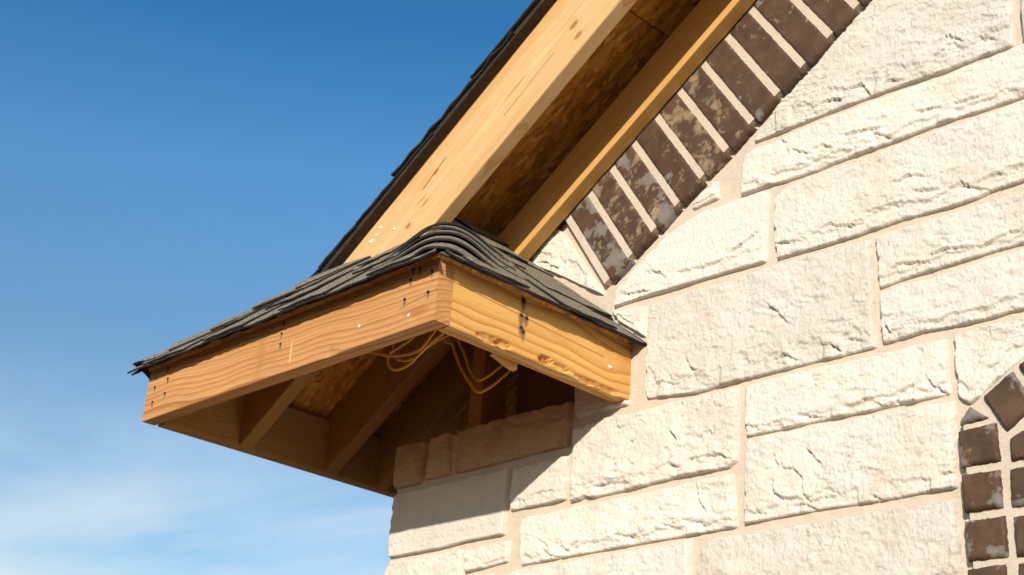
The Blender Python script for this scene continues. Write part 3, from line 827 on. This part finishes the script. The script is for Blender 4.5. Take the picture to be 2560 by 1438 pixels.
# ---- stone wall: mortar body carrying the stones
def build_wall():
    X0, X1, Z0, Z1, st = -29.45, 42.0, -21.0, 31.0, 0.36
    nx, nz = int((X1-X0)/st)+1, int((Z1-Z0)/st)+1
    xs = np.linspace(X0, X1, nx); zs = np.linspace(Z0, Z1, nz)
    XX, ZZ = np.meshgrid(xs, zs)
    YY = 21.88+0.045*fbm(XX/2.2, ZZ/2.2, 3)+0.03*fbm(XX/0.6, ZZ/0.9, 2)
    V3 = np.stack([XX.ravel(), YY.ravel(), ZZ.ravel()], 1)
    keep = []
    for f in grid_faces(nx, nz):
        x = (V3[f[0], 0]+V3[f[2], 0])/2; z = (V3[f[0], 2]+V3[f[2], 2])/2
        if -x*ST_+z*CT > 20.7: continue
        if x < -2.0 and z > 0.95 and z < 5.2-0.8*x: continue
        keep.append(f)
    bm = bmesh.new()
    vs = [bm.verts.new(v) for v in W3(V3)]
    for f in keep: bm.faces.new([vs[i] for i in f])
    bmesh.ops.delete(bm, geom=[v for v in bm.verts if not v.link_faces], context='VERTS')
    be = [e for e in bm.edges if len(e.link_faces) == 1]
    r = bmesh.ops.extrude_edge_only(bm, edges=be)
    for e in r['geom']:
        if isinstance(e, bmesh.types.BMVert): e.co.y = 25.6*INCH
    # the rest of the wall, out of the picture: plain rendered bed below and to the right
    def pr(poly, y0=21.95, y1=25.6):
        a = [bm.verts.new(V(x, y0, z)) for x, z in poly]; b = [bm.verts.new(V(x, y1, z)) for x, z in poly]
        bm.faces.new(a); bm.faces.new(list(reversed(b)))
        for i in range(len(a)): bm.faces.new((a[i], b[i], b[(i+1) % len(a)], a[(i+1) % len(a)]))
    zt = lambda x: (20.6+min(x, 120-x)*ST_)/CT
    pr([(-29.45, -101), (125, -101), (125, -21.02), (-29.45, -21.02)])
    pr([(42.02, -21.0), (125, -21.0), (125, zt(125)), (60, zt(60)), (42.02, zt(42.02))])
    pr([(17.0, 31.02), (42.0, 31.02), (42.0, zt(42.0)), (17.2, 31.1)])
    # the house's other walls, running back from the corner and behind
    pr([(-24.98, -101), (125, -101), (125, zt(125)), (60, zt(60)), (-24.98, 5.0)], 104.0, 106.0)
    pr([(121, -101), (125, -101), (125, zt(125)-0.6), (121, zt(121)-0.6)], 25.62, 103.9)
    pr([(-29.45, -101), (-25.0, -101), (-25.0, 0.9), (-29.45, 0.9)], 25.62, 110)
    bmesh.ops.recalc_face_normals(bm, faces=bm.faces)
    me = bpy.data.meshes.new('stone_wall'); bm.to_mesh(me); bm.free()
    return link('stone_wall', me, house, M['mortar'], smooth=False, label='wall of rough white limestone blocks in pale mortar')
wall = build_wall()
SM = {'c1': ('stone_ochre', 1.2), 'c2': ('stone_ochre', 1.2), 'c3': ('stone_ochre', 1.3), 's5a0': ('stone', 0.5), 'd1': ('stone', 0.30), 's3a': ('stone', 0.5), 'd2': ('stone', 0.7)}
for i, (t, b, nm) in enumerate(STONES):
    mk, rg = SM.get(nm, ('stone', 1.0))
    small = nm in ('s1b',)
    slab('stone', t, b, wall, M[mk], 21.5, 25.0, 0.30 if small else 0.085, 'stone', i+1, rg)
# further courses beyond the edges of the picture
def outer_stones():
    rnd = random.Random(3)
    def row(z0, z1, xa, xb, k):
        x = xa
        while x < xb-3:
            w = min(rnd.uniform(9, 24), xb-x)
            if xb-x-w < 5: w = xb-x
            if z1 > -3 and -x*ST_+z1*CT > 9.5:
                x += w; continue
            slab('stone', [(x+0.2, z1), (x+w/2, z1+0.05), (x+w-0.2, z1)], [(x+0.2, z0), (x+w/2, z0-0.05), (x+w-0.2, z0)], wall, M['stone'], 21.5, 25.0, 0.30, 'stone', 50+k*9+int(x), 1.0, False)
            x += w
    bands = [(19.7, 28.4), (15.1, 19.3), (8.6, 14.8), (3.95, 7.9), (-0.65, 3.6), (-5.4, -1.3), (-12.0, -5.8), (-19.0, -12.7)]
    for k, (a, b) in enumerate(bands):
        row(a, b, 41.0 if a > -2 else 68.0, 108.0, k)
    for k, (z0, z1) in enumerate(((28.8, 34.6), (35.0, 38.8), (39.2, 45.0))):
        row(z0, z1, 38.5, 81.0, 11+k)
    row(-19.4, -16.1, -29.5, -14.9, 15)
    row(-19.4, -17.05, -14.5, 6.9, 16)
    z = -19.6; k = 20
    while z > -96:
        h = rnd.choice((4.0, 6.6, 4.0, 7.6))
        row(z-h, z-0.45, -29.5, 29.2, k)
        row(z-h, z-0.45, 68.0, 108.0, k+1)
        z -= h; k += 2
outer_stones()

# ---- brick course that follows the rake
def build_rake():
    bed = prism('rake_trim', [rake(3.85, 10.85, 21.12), rake(72, 10.85, 21.12), rake(72, 21.0, 21.12), rake(3.85, 20.5, 21.12)], (0, 0.85, 0), house, M['mortar'],
                label='sloping course of dark brown bricks under the gable rafter')
    for k in range(22):
        a = 4.24+3.09*k; w = 2.60
        c = [rake(a+0.25, 10.42+0.08*math.sin(k*2.1), 0), rake(a+0.25+w, 10.42+0.08*math.sin(k*1.3), 0), rake(a+0.25+w, 20.35, 0), rake(a+0.25, 20.35, 0)]
        c = [(p[0], p[2]) for p in c]
        o = slab('brick', [c[3], c[2]], [c[0], c[1]], bed, M['brick'], 21.0+0.05*math.sin(k*3.7), 22.6, 0.16, 'brick', 100+k, chamfer=True)
        a_, b_ = SMEAR.get(k, (0.43+0.05*((k*7) % 3), 0.43+0.04*((k*5) % 4)))
        o.color = (a_, b_, 0.5, 1)
build_rake()

# ---- brick window surround at the right edge, with the arched window it frames
def build_window():
    bed = prism('window_surround', [(29.85, 21.32, -100), (29.85, 21.32, -7.5), (30.6, 21.32, -6.7), (31.7, 21.32, -5.9), (33.7, 21.32, -4.6), (36.1, 21.32, -3.2), (40, 21.32, -1.9), (44, 21.32, -1.3), (48, 21.32, -1.2), (48, 21.32, -7.5), (43, 21.32, -7.9), (40, 21.32, -8.6), (37.6, 21.32, -10.2), (35.9, 21.32, -12.4), (35.6, 21.32, -14), (35.6, 21.32, -100)], (0, 0.56, 0), house, M['mortar'],
                label='dark brick frame of an arched window')
    for k, b in enumerate(WINDOW_BRICKS):
        if len(b) == 5:
            o = slab('brick', [b[1], b[2], b[3]], [b[0], b[4]], bed, M['brick_hazed'], 20.93, 22.0, 0.13, 'brick', 200+k)
        else:
            o = slab('brick', [b[1], b[2]], [b[0], b[3]], bed, M['brick_hazed'], 20.93+0.04*math.sin(k*2.3), 22.0, 0.13, 'brick', 200+k)
        o.color = (0.535+0.035*math.sin(k*2.7)+(0.05 if k == 0 else 0), 0.45, 0.5, 1)
    for k in range(1, 26):
        z = -17.1-0.45-3.02*k+0.1
        if k > 1:
            for x0, x1 in ((29.55, 32.2), (32.9, 35.35)):
                slab('brick', [(x0, z+2.55), (x1, z+2.55)], [(x0, z), (x1, z)], bed, M['brick_hazed'], 20.95, 22.0, 0.6, 'brick', 230+k)
    for k, (cx, a) in enumerate(((39.6, -0.28), (42.6, -0.14), (45.7, -0.03))):
        ca, sa = math.cos(a+math.pi/2-0.0), math.sin(a+math.pi/2)
        zc = -4.9+0.35*k
        u = (math.cos(-a), math.sin(-a)); w = (-u[1], u[0])
        q = lambda s, t: (cx+u[0]*s+w[0]*t, zc+0.55+u[1]*s+w[1]*t)
        slab('brick', [q(-1.25, 1.5), q(1.25, 1.5)], [q(-1.25, -1.5), q(1.25, -1.5)], bed, M['brick_hazed'], 20.95, 22.0, 0.5, 'brick', 260+k)
    fr = prism('window', [(35.7, 21.5, -100), (35.7, 21.5, -13.9), (36.1, 21.5, -12.3), (37.8, 21.5, -10.1), (40.2, 21.5, -8.5), (43, 21.5, -7.8), (48, 21.5, -7.4), (48, 21.5, -10), (43, 21.5, -10.2), (40, 21.5, -12), (38.2, 21.5, -14.2), (38.2, 21.5, -100)], (0, 0.4, 0), house, M['frame'])
    prism('pane', [(38.3, 21.75, -100), (38.3, 21.75, -14), (40, 21.75, -12), (43, 21.75, -10.2), (48, 21.75, -10), (48, 21.75, -100)], (0, 0.1, 0), fr, M['glass'])
build_window()

# ---- gable roof: barge rafter, inner rafter, frieze strip, deck and shingles
gable = bpy.data.objects.new('gable_roof', None); COL.objects.link(gable); gable.parent = house
gable['label'] = 'sloping gable roof edge with pale rafters and dark shingles'
RX = (CT, 0, ST_); RP = (-ST_, 0, CT)
def rboard(name, t0, t1, p0, p1, y, thick, m, parent, **kw):
    """a board along the rake whose face looks towards -Y"""
    return board(name, rake(t0, p0, y), RX, RP, t1-t0, p1-p0, thick, m, parent, **kw)
DECK = 27.15
def build_gable():
    rboard('barge_rafter', -15.0, 87.5, 20.2, 27.1, 9.7, 1.5, M['barge'], gable, label='pale pine barge rafter with knots', bevel=0.14)
    rboard('rafter', -4.5, 87.5, 20.1, 24.05, 19.4, 1.5, M['frieze'], gable, bevel=0.08, label='honey coloured inner rafter along the brick course')
    # deck of strand board panels, gaps between them; local frame along the rake so that the strands lie in its plane
    t = -31.4
    for k, L in enumerate((53.1, 48, 20)):
        o = board('roof_panel', rake(t+0.05, DECK+0.45, 9.72), RX, (0, 1, 0), L-0.1, 95.0, 0.45, M['osb'], gable, bevel=0.03, res=24)
        t += L
    # shingle courses seen edge-on along the rake
    rnd = random.Random(5)
    prism('underlayment', [rake(-31.6, DECK+0.47, 9.7), rake(82, DECK+0.47, 9.7), rake(82, DECK+0.57, 9.7), rake(-31.6, DECK+0.57, 9.7)], (0, 94, 0), gable, M['felt'], label='dark felt under the shingles')
    prism('rake_edge', [rake(-31.6, DECK-0.02, 8.7), rake(82, DECK-0.02, 8.7), rake(82, DECK+0.50, 8.7), rake(-31.6, DECK+0.50, 8.7)], (0, 0.99, 0), gable, M['felt'], label='dark weathered roof edge under the shingle ends')
    k = 0; t = -32.6
    while t < 80:
        y = 8.4+rnd.uniform(-0.14, 0.12)
        for j, (w, off) in enumerate(((30, 0), (36, 30.1), (31, 66.2))):
            rows = []
            n1, n2 = 9, 5
            vs = []
            for a in range(n1):
                for c in range(n2):
                    tt = t+11.6*a/(n1-1); yy = y+off+w*c/(n2-1)
                    if c == 0: yy += 0.10*math.sin(tt*2.1+k)+rnd.uniform(-0.05, 0.05)
                    lift = 0.36+0.34*(1-a/(n1-1))+0.04*math.sin(tt*1.3+k*2)+(0.12*rnd.random() if a == 0 else 0)
                    lift -= (0.10+0.12*math.sin(k*1.9)**2)*max(0, 1-c)*(0.5+0.5*math.sin(k*2.3))
                    vs.append(rake(tt, DECK+lift+0.22, yy))
            nb = len(vs)
            for a in range(n1):
                for c in range(n2):
                    q = vs[a*n2+c]; vs.append((q[0]+0.2*ST_, q[1], q[2]-0.2*CT))
            fc = grid_faces(n2, n1)+[tuple(reversed(f)) for f in grid_faces(n2, n1, nb)]
            ring = list(range(n2))+[a*n2+n2-1 for a in range(1, n1)]+[(n1-1)*n2+c for c in range(n2-2, -1, -1)]+[a*n2 for a in range(n1-2, 0, -1)]
            for i in range(len(ring)):
                a_, b_ = ring[i], ring[(i+1) % len(ring)]
                fc.append((b_, a_, a_+nb, b_+nb))
            o = link('shingle', mesh_np('shingle', W3(vs), fc), gable, M['shingle'] if j else M['shingle_back'])
            edge_faces(o, (n1-1)*(n2-1))
        t += 5.9+rnd.uniform(-0.15, 0.15); k += 1
    # the other slope, past the ridge and out of the picture
    mx = 60.3
    mir = lambda q: (2*mx-q[0], q[1], q[2])
    prism('far_slope', [mir(rake(-20, DECK, 8.5)), mir(rake(89.8, DECK, 8.5)), mir(rake(89.8, DECK+1.0, 8.5)), mir(rake(-20, DECK+1.0, 8.5))], (0, 96, 0), gable, M['shingle_back'])
build_gable()

# ---- boxed eave return at the corner
eave = bpy.data.objects.new('eave_return', None); COL.objects.link(eave); eave.parent = house
eave['label'] = 'boxed eave return with open underside and small hipped shingle roof'
GOUGES = ((4.1, 0.30, 1.5, 0.34, 0.26), (5.6, 0.35, 0.9, 0.36, 0.30), (10.2, 0.50, 0.85, 0.36, 0.42), (11.9, 0.35, 1.1, 0.30, 0.22), (15.0, 0.25, 1.6, 0.30, 0.24), (17.6, 0.2, 1.5, 0.30, 0.22))
def gouge(x, y, z):
    # broken lower arris of the right board
    if z > -0.6 and y < 1.9:
        for cx, cy, wx, wy, dp in GOUGES:
            q = ((x-cx)/wx)**2+((y-cy)/wy)**2
            if q < 1.0:
                nz = 0.75+0.25*math.sin(x*2.3+y*3.0)*math.cos(x*4.7)
                z -= dp*min(1.0, (1-q)*2.4)*nz
    return x, y, z
def knot_bump(x, y, z):
    if z > -0.4 and y < 1.2:
        q = ((x-28.2)/0.9)**2+((y-0.1)/0.55)**2
        if q < 1: z -= 0.22*(1-q)
    return x, y, z
def build_boards():
    f = board('front_fascia', (-40.75, 0.0, 0.0), (1, 0, 0), (0, 0, 1), 40.75, 5.5, 1.5, M['fascia_front'], eave, bevel=0.13, res=0.7, disp=knot_bump, label='reddish fir fascia board facing front')
    r = board('right_fascia', (-0.04, 1.53, 0.0), (0, 1, 0), (0, 0, 1), 20.4, 5.5, 1.5, M['fascia_right'], eave, bevel=0.16, res=0.2, disp=gouge, label='yellow pine fascia board with chipped lower edge')
    board('left_fascia', (-39.4, 1.75, 0.0), (0, 1, 0), (0, 0, 1), 100.0, 5.5, 1.5, M['side_board'], eave, bevel=0.1, label='long fascia board seen from inside the open eave')
    for y in (9.9, 20.3, 27.0, 43.0, 59.0, 75.0):
        t1 = -17.0 if y < 12 else (-9.0 if y < 22 else 40.0)
        rboard('rafter_tail', -32.9, t1, 21.6, 27.05, y, 1.5, M['rafter'], eave, bevel=0.08)
    # nails: short dark shanks standing a hair proud
    def nail(p, n, r=0.125):
        bm = bmesh.new()
        bmesh.ops.create_cone(bm, cap_ends=True, segments=9, radius1=r*INCH, radius2=r*0.8*INCH, depth=0.10*INCH)
        me = bpy.data.meshes.new('nail'); bm.to_mesh(me); bm.free()
        o = link('nail', me, None, M['nail'])
        return o, p, n
    for x, z in NAILS_FRONT:
        o, p, n = nail((x, -0.02, z), 0); o.parent = f
        o.matrix_basis = f.matrix_basis.inverted() @ (Matrix.Translation(V(x, -0.03, z)) @ Matrix.Rotation(math.pi/2, 4, 'X'))
    for y, z in NAILS_RIGHT:
        o, p, n = nail((0, y, z), 0, 0.15); o.parent = r
        o.matrix_basis = r.matrix_basis.inverted() @ (Matrix.Translation(V(0.0, y, z)) @ Matrix.Rotation(math.pi/2, 4, 'Y'))
    def blob(p, s, par, seed):
        bm = bmesh.new()
        bmesh.ops.create_icosphere(bm, subdivisions=3, radius=1.0)
        rr = random.Random(seed)
        for v in bm.verts:
            c = v.co
            k = 1+0.45*math.sin(c.x*5+seed)*math.cos(c.z*6+seed*2)+0.2*math.sin(c.y*9+seed)
            v.co = Vector((c.x*s[0], c.y*s[1], c.z*s[2]))*k*INCH
        me = bpy.data.meshes.new('foam_drip'); bm.to_mesh(me); bm.free()
        o = link('foam_drip', me, None, M['foam'], smooth=True)
        o.parent = par
        o.matrix_basis = par.matrix_basis.inverted() @ Matrix.Translation(V(*p))
    blob((-9.0, -0.03, 1.72), (0.12, 0.05, 0.15), f, 1)
    blob((-3.0, -0.03, 1.1), (0.10, 0.05, 0.15), f, 2)
    blob((-0.02, 19.3, 2.25), (0.05, 0.25, 0.12), r, 4)
    return f, r
FR, RG = build_boards()
def foam_on_barge():
    b = [o for o in gable.children if o.name.startswith('barge_rafter')][0]
    for i, (x, z, s) in enumerate(((-20.6, 17.7, 0.20), (-18.5, 16.9, 0.17), (-21.7, 16.6, 0.26), (-21.0, 17.0, 0.12))):
        bm = bmesh.new(); bmesh.ops.create_icosphere(bm, subdivisions=3, radius=1.0)
        for v in bm.verts:
            c = v.co; k = 1+0.4*math.sin(c.x*6+i)*math.cos(c.z*5+i*2)
            v.co = Vector((c.x*s*1.3, c.y*0.07, c.z*s*0.7))*k*INCH
        me = bpy.data.meshes.new('foam_drip'); bm.to_mesh(me); bm.free()
        o = link('foam_drip', me, None, M['foam'], smooth=True); o.parent = b
        o.matrix_basis = b.matrix_basis.inverted() @ Matrix.Translation(V(x, 9.68, z))
foam_on_barge()

KF, KR = 0.915, 0.82
Fz = lambda y: 5.55+KF*y
Gz = lambda x: 5.55-KR*x
def build_eave_roof():
    zl = lambda x: (DECK+0.47+x*ST_)/CT
    # decks (strand board), 0.45 thick
    hx = lambda y: -KF/KR*y                       # hip on the right, in plan
    def slabp(name, pts, n, t, m):
        nn = Vector(n).normalized()*t
        return prism(name, pts, (nn.x, nn.y, nn.z), eave, m)
    yt = 9.6
    lx = lambda y: ((Fz(y))*CT-(DECK+0.47))/ST_     # hip on the left, where the main slope's plane cuts the front slope
    slabp('roof_panel', [(-40.9, -0.3, Fz(-0.3)), (0.3, -0.3, Fz(-0.3)), (hx(yt), yt, Fz(yt)), (lx(yt), yt, Fz(yt))], (0, KF, -1), 0.4, M['osb'])
    slabp('roof_panel', [(0.3, -0.3, Gz(0.3)), (0.3, 21.6, Gz(0.3)), (-17.5, 21.6, Gz(-17.5)), (-17.5, 16.5, Gz(-17.5)), (hx(yt), yt, Gz(hx(yt)))], (-KR, 0, -1), 0.4, M['osb'])
    slabp('roof_panel', [(-41.1, -0.3, zl(-41.1)), (lx(yt), yt, zl(lx(yt))), (-41.1, yt, zl(-41.1))], (ST_, 0, -CT), 0.4, M['osb'])
    rnd = random.Random(9)
    def sheet(org, u, v, u0, u1, v0, v1, lift0, lift1, th, m, seed, sag=0.0, clip=None):
        """one shingle: u along the eave, v up the slope, lifted more at its butt"""
        u = Vector(u).normalized(); v = Vector(v).normalized(); n = u.cross(v)
        if n.z < 0: n = -n
        nu = max(3, int((u1-u0)/0.6)+1); nv = 7
        vs = []
        for b in range(nv):
            for a in range(nu):
                s = u0+(u1-u0)*a/(nu-1); r = v0+(v1-v0)*b/(nv-1)
                l = lift0+(lift1-lift0)*b/(nv-1)
                wv = 0.045*math.sin(s*0.40+seed*1.7)+0.03*math.sin(s*1.13+seed)+0.018*math.sin(s*2.9+seed*3)
                l += wv*(1-b/(nv-1))
                if b == 0:
                    r += 0.05*math.sin(s*1.9+seed)+0.03*math.sin(s*5.3+seed*2)
                    l -= sag
                if clip:
                    lo, hi = clip(r)
                    s = min(max(s, lo), hi)
                p = Vector(org)+u*s+v*r+n*l
                vs.append(tuple(p))
        nb = len(vs)
        for q in list(vs): vs.append((q[0]-n.x*th, q[1]-n.y*th, q[2]-n.z*th))
        fc = grid_faces(nu, nv)+[tuple(reversed(f)) for f in grid_faces(nu, nv, nb)]
        ring = list(range(nu))+[b*nu+nu-1 for b in range(1, nv)]+[(nv-1)*nu+a for a in range(nu-2, -1, -1)]+[b*nu for b in range(nv-2, 0, -1)]
        for i in range(len(ring)):
            a_, b_ = ring[i], ring[(i+1) % len(ring)]
            fc.append((b_, a_, a_+nb, b_+nb))
        o = link('shingle', mesh_np('shingle', W3(vs), fc), eave, m)
        edge_faces(o, (nu-1)*(nv-1))
    cf = math.cos(math.atan(KF)); cr = math.cos(math.atan(KR))
    fv = (0, cf, cf*KF); rv = (-cr, 0, cr*KR)
    # front slope; overhang 1.1 in beyond the deck edge
    org = (0, -0.3, Fz(-0.3))
    sl = lambda x_hip: x_hip
    def clip_front(r):
        y = -0.3+r*cf
        return max(lx(max(y, -1.2))-0.1, -41.9), hx(max(y, -1.6))-0.15
    def clip_right(r):
        x = 0.3-r*cr
        return (-KR/KF*x+0.15 if x < 1.2 else -1.3), 21.8
    def course(org, u, v, clip, k, v0, seed, base_lift):
        lo, hi = clip(v0+1.0)
        x = lo; j = 0
        while x < hi-0.5:
            w = min(rnd.uniform(11, 15), hi-x)
            if hi-x-w < 4: w = hi-x
            sheet(org, u, v, x, x+w-0.05 if x+w < hi-0.1 else x+w+3, v0+rnd.uniform(-0.06, 0.06), v0+6.3, base_lift, base_lift-0.20, 0.17, M['shingle'], seed+j, 0.05, clip)
            x += w; j += 1
        x = lo+rnd.uniform(1, 4)
        while x < hi-5:
            w = rnd.uniform(4.5, 8.5)
            sheet(org, u, v, x, min(x+w, hi), v0+0.04, v0+5.2, base_lift+0.19, base_lift-0.02, 0.15, M['shingle'], seed+40+j, 0.03, clip)
            x += w+rnd.uniform(3, 6); j += 1
    org = (0, -0.3, Fz(-0.3))
    sheet(org, (1, 0, 0), fv, -41.8, 0.9, -1.35, 4, 0.26, 0.20, 0.13, M['shingle_back'], 1, 0.06, clip_front)
    for k, v0 in enumerate((-1.5, 3.5, 8.2)):
        course(org, (1, 0, 0), fv, clip_front, k, v0, k*7+3, 0.50)
    orr = (0.3, 0, Gz(0.3))
    sheet(orr, (0, 1, 0), rv, -1.3, 21.8, -1.35, 4, 0.26, 0.20, 0.13, M['shingle_back'], 51, 0.06, clip_right)
    for k, v0 in enumerate((-1.5, 3.5, 8.4, 13.3, 18.2)):
        cl = clip_right if k < 3 else (lambda r: (10.5, 21.8))
        course(orr, (0, 1, 0), rv, cl, k, v0, 60+k*7, 0.48)
    # hip caps folded over the two hips
    def cap(p0, hdir, da, db, s0, L, lift0, lift1, half, seed, rad=0.75, th=0.17, m=None, flare=0.62):
        """sheet folded over a hip: hdir up the hip; da, db directions down either slope, square to the hip"""
        h = Vector(hdir).normalized(); da = Vector(da).normalized(); db = Vector(db).normalized()
        n = (-(da+db)).normalized()
        na, nvv = 27, 7
        prof = []
        for i in range(na):
            w = -half+2*half*i/(na-1)
            d = da if w < 0 else db
            aw = abs(w)
            # rounded crest
            up = -(rad-(math.sqrt(aw*aw+rad*rad)-aw))*0.0-(math.sqrt(aw*aw+rad*rad)-aw)*0.62
            prof.append((d*aw, n*up))
        vs = []
        for b in range(nvv):
            t = b/(nvv-1)
            for i in range(na):
                w = -half+2*half*i/(na-1)
                off, up = prof[i]
                l = lift0+(lift1-lift0)*t
                fl = min(1.0, max(0.0, (abs(w)-0.8)/4.6)); fl = fl*fl*(3-2*fl)
                l *= 1.0+0.3*flare-flare*fl
                l += (0.05*math.cos(w*0.5+seed)+0.025*math.sin(w*1.3+seed*2))*(1-t)
                d = da if w < 0 else db
                nn = (n*(1-min(1, abs(w)/1.6))+(h.cross(d) if (h.cross(d)).z > 0 else -h.cross(d))*min(1, abs(w)/1.6)).normalized()
                p = Vector(p0)+h*(s0+L*t+(0.06*math.sin(w*1.7+seed) if b == 0 else 0))+off+up+nn*l
                ye, xe = -1.55, 1.60
                if p.y < ye and p.x < 0.8: p.z += KF*(ye-p.y)*0.9; p.y = ye
                if p.x > xe and p.y > -0.8: p.z += KR*(p.x-xe)*0.9; p.x = xe
                if p.x > xe: p.x = xe
                if p.y < ye: p.y = ye
                vs.append((tuple(p), nn))
        P_ = [p for p, _ in vs]+[tuple(Vector(p)-nn*th) for p, nn in vs]
        nb = len(vs)
        fc = grid_faces(na, nvv)+[tuple(reversed(f)) for f in grid_faces(na, nvv, nb)]
        ring = list(range(na))+[b*na+na-1 for b in range(1, nvv)]+[(nvv-1)*na+a for a in range(na-2, -1, -1)]+[b*na for b in range(nvv-2, 0, -1)]
        for i in range(len(ring)):
            a_, b_ = ring[i], ring[(i+1) % len(ring)]
            fc.append((b_, a_, a_+nb, b_+nb))
        o = link('hip_shingle', mesh_np('hip_shingle', W3(P_), fc), eave, m or M['shingle'], smooth=False)
        edge_faces(o, (na-1)*(nvv-1))
    nf = Vector((0, -KF, 1)).normalized(); nr = Vector((KR, 0, 1)).normalized()
    hd = nf.cross(nr); hd = hd if hd.z > 0 else -hd
    da = hd.cross(nf); da = da if da.z < 0 else -da
    db = hd.cross(nr); db = db if db.z < 0 else -db
    corner = (0.0, 0.0, 5.55)
    for k, (s0, l0, l1) in enumerate(((-1.3, 0.80, 0.60), (2.6, 1.05, 0.75), (6.2, 1.15, 0.8), (9.8, 1.2, 0.85), (13.4, 1.25, 0.9))):
        cap(corner, hd, da, db, s0, 6.6 if k < 4 else 4.0, l0, l1, 6.2 if k < 4 else 5.0, k*2.3+1)
    nl = Vector((-ST_, 0, CT))
    hl = nf.cross(nl); hl = hl if hl.z > 0 else -hl
    da2 = hl.cross(nl); da2 = da2 if da2.z < 0 else -da2
    db2 = hl.cross(nf); db2 = db2 if db2.z < 0 else -db2
    c2 = (lx(0.0), 0.0, Fz(0.0))
    for k in range(5):
        cap(c2, hl, da2, db2, -0.7+4.3*k, 7.5, 1.05, 0.62, 4.6, k*1.7+5, 0.7, flare=0.15)
build_eave_roof()

# ---- inside of the open eave: wall framing behind the stone, a post, a loose packing block
def build_inside():
    prism('wall_sheathing', [(-19.6, 27.6, -2), (-1.6, 27.6, -2), (-1.6, 27.6, 21), (-13, 27.6, 18.5), (-19.6, 27.6, 12)], (0, 0.5, 0), eave, M['house_wrap'])
    board('post', (-21.2, 26.0, 0.5), (0.05, 0, 1), (1, 0, 0), 14.0, 1.7, 3.2, M['rafter'], eave, bevel=0.08)
    prism('packing_wedge', [(-1.62, 7.6, 0.12), (-1.62, 9.5, -0.40), (-1.62, 10.2, -0.46), (-1.62, 10.25, 0.12)], (-0.5, 0.05, 0.0), eave, M['frieze'], label='thin wooden wedge poking out under the right board')
    board('wall_plate', (-29.0, 24.3, 0.6), (1, 0, 0), (0, 0, 1), 27.2, 1.5, 1.2, M['rafter'], eave, bevel=0.06)
build_inside()

# ------------------------------------------------------------------ yellow cables hanging in the open eave
def cable(pts, label, r=0.12):
    o = tube('electrical_cable', pts, r, M['cable'], None, 10, 0.75)
    o['label'] = label; o['category'] = 'cable'; o['group'] = 'yellow cables hanging in the open eave'
    return o
cable([(-2.6, 4.2, 5.2), (-3.9, 4.1, 2.6), (-4.7, 4.0, 1.49), (-5.05, 4.0, 1.19), (-5.76, 4.0, 0.63), (-6.59, 4.0, 0.32), (-7.79, 4.0, 0.32), (-9.47, 4.0, 0.59), (-10.78, 4.0, 1.0), (-11.85, 4.0, 1.4), (-13.05, 4.0, 1.94), (-15.5, 4.2, 4.0), (-16.2, 4.4, 6.5)],
      'yellow cable swinging left close behind the reddish front board')
cable([(-3.2, 5.6, 5.6), (-4.4, 5.2, 2.4), (-5.27, 5.0, 1.57), (-6.18, 5.0, 1.27), (-7.38, 5.0, 0.65), (-8.28, 5.0, 0.12), (-9.22, 5.0, -0.13), (-10.21, 5.0, -0.13), (-11.02, 5.0, 0.28), (-11.42, 5.0, 1.0), (-11.23, 5.1, 1.66), (-10.53, 5.4, 2.08), (-9.6, 6.2, 3.4), (-9.2, 6.4, 7.0)],
      'yellow cable curled into a tight round loop left of the corner')
cable([(-3.4, 7.2, 6.0), (-5.2, 6.5, 2.7), (-6.51, 6.0, 1.9), (-7.82, 6.0, 1.53), (-8.9, 6.0, 1.09), (-10.21, 6.0, 0.98), (-11.08, 6.0, 1.24), (-11.82, 6.1, 1.7), (-12.6, 6.3, 3.2), (-12.8, 6.5, 8.0)],
      'short yellow cable bend half hidden inside the round loop', 0.10)
cable([(-17.4, 14.6, 10.2), (-16.49, 15.0, 7.41), (-15.22, 15.0, 6.46), (-14.44, 15.0, 5.01), (-13.48, 15.0, 3.48), (-12.4, 15.0, 2.19), (-11.55, 15.0, 1.31), (-10.8, 15.2, 1.24), (-9.9, 16.0, 2.2), (-9.4, 17.5, 4.2), (-9.3, 19.5, 8.0), (-9.4, 20.2, 12.0)],
      'yellow cable drooping lowest in a long sag right of the corner', 0.15)
cable([(-16.2, 15.6, 10.0), (-15.5, 16.0, 7.17), (-14.65, 16.0, 5.82), (-13.86, 16.0, 4.24), (-12.97, 16.0, 3.11), (-12.25, 16.0, 2.77), (-11.2, 16.4, 3.3), (-10.2, 17.5, 5.0), (-9.9, 19.0, 8.5), (-9.9, 20.0, 12.0)],
      'yellow cable sagging just behind and above the lowest one', 0.13)
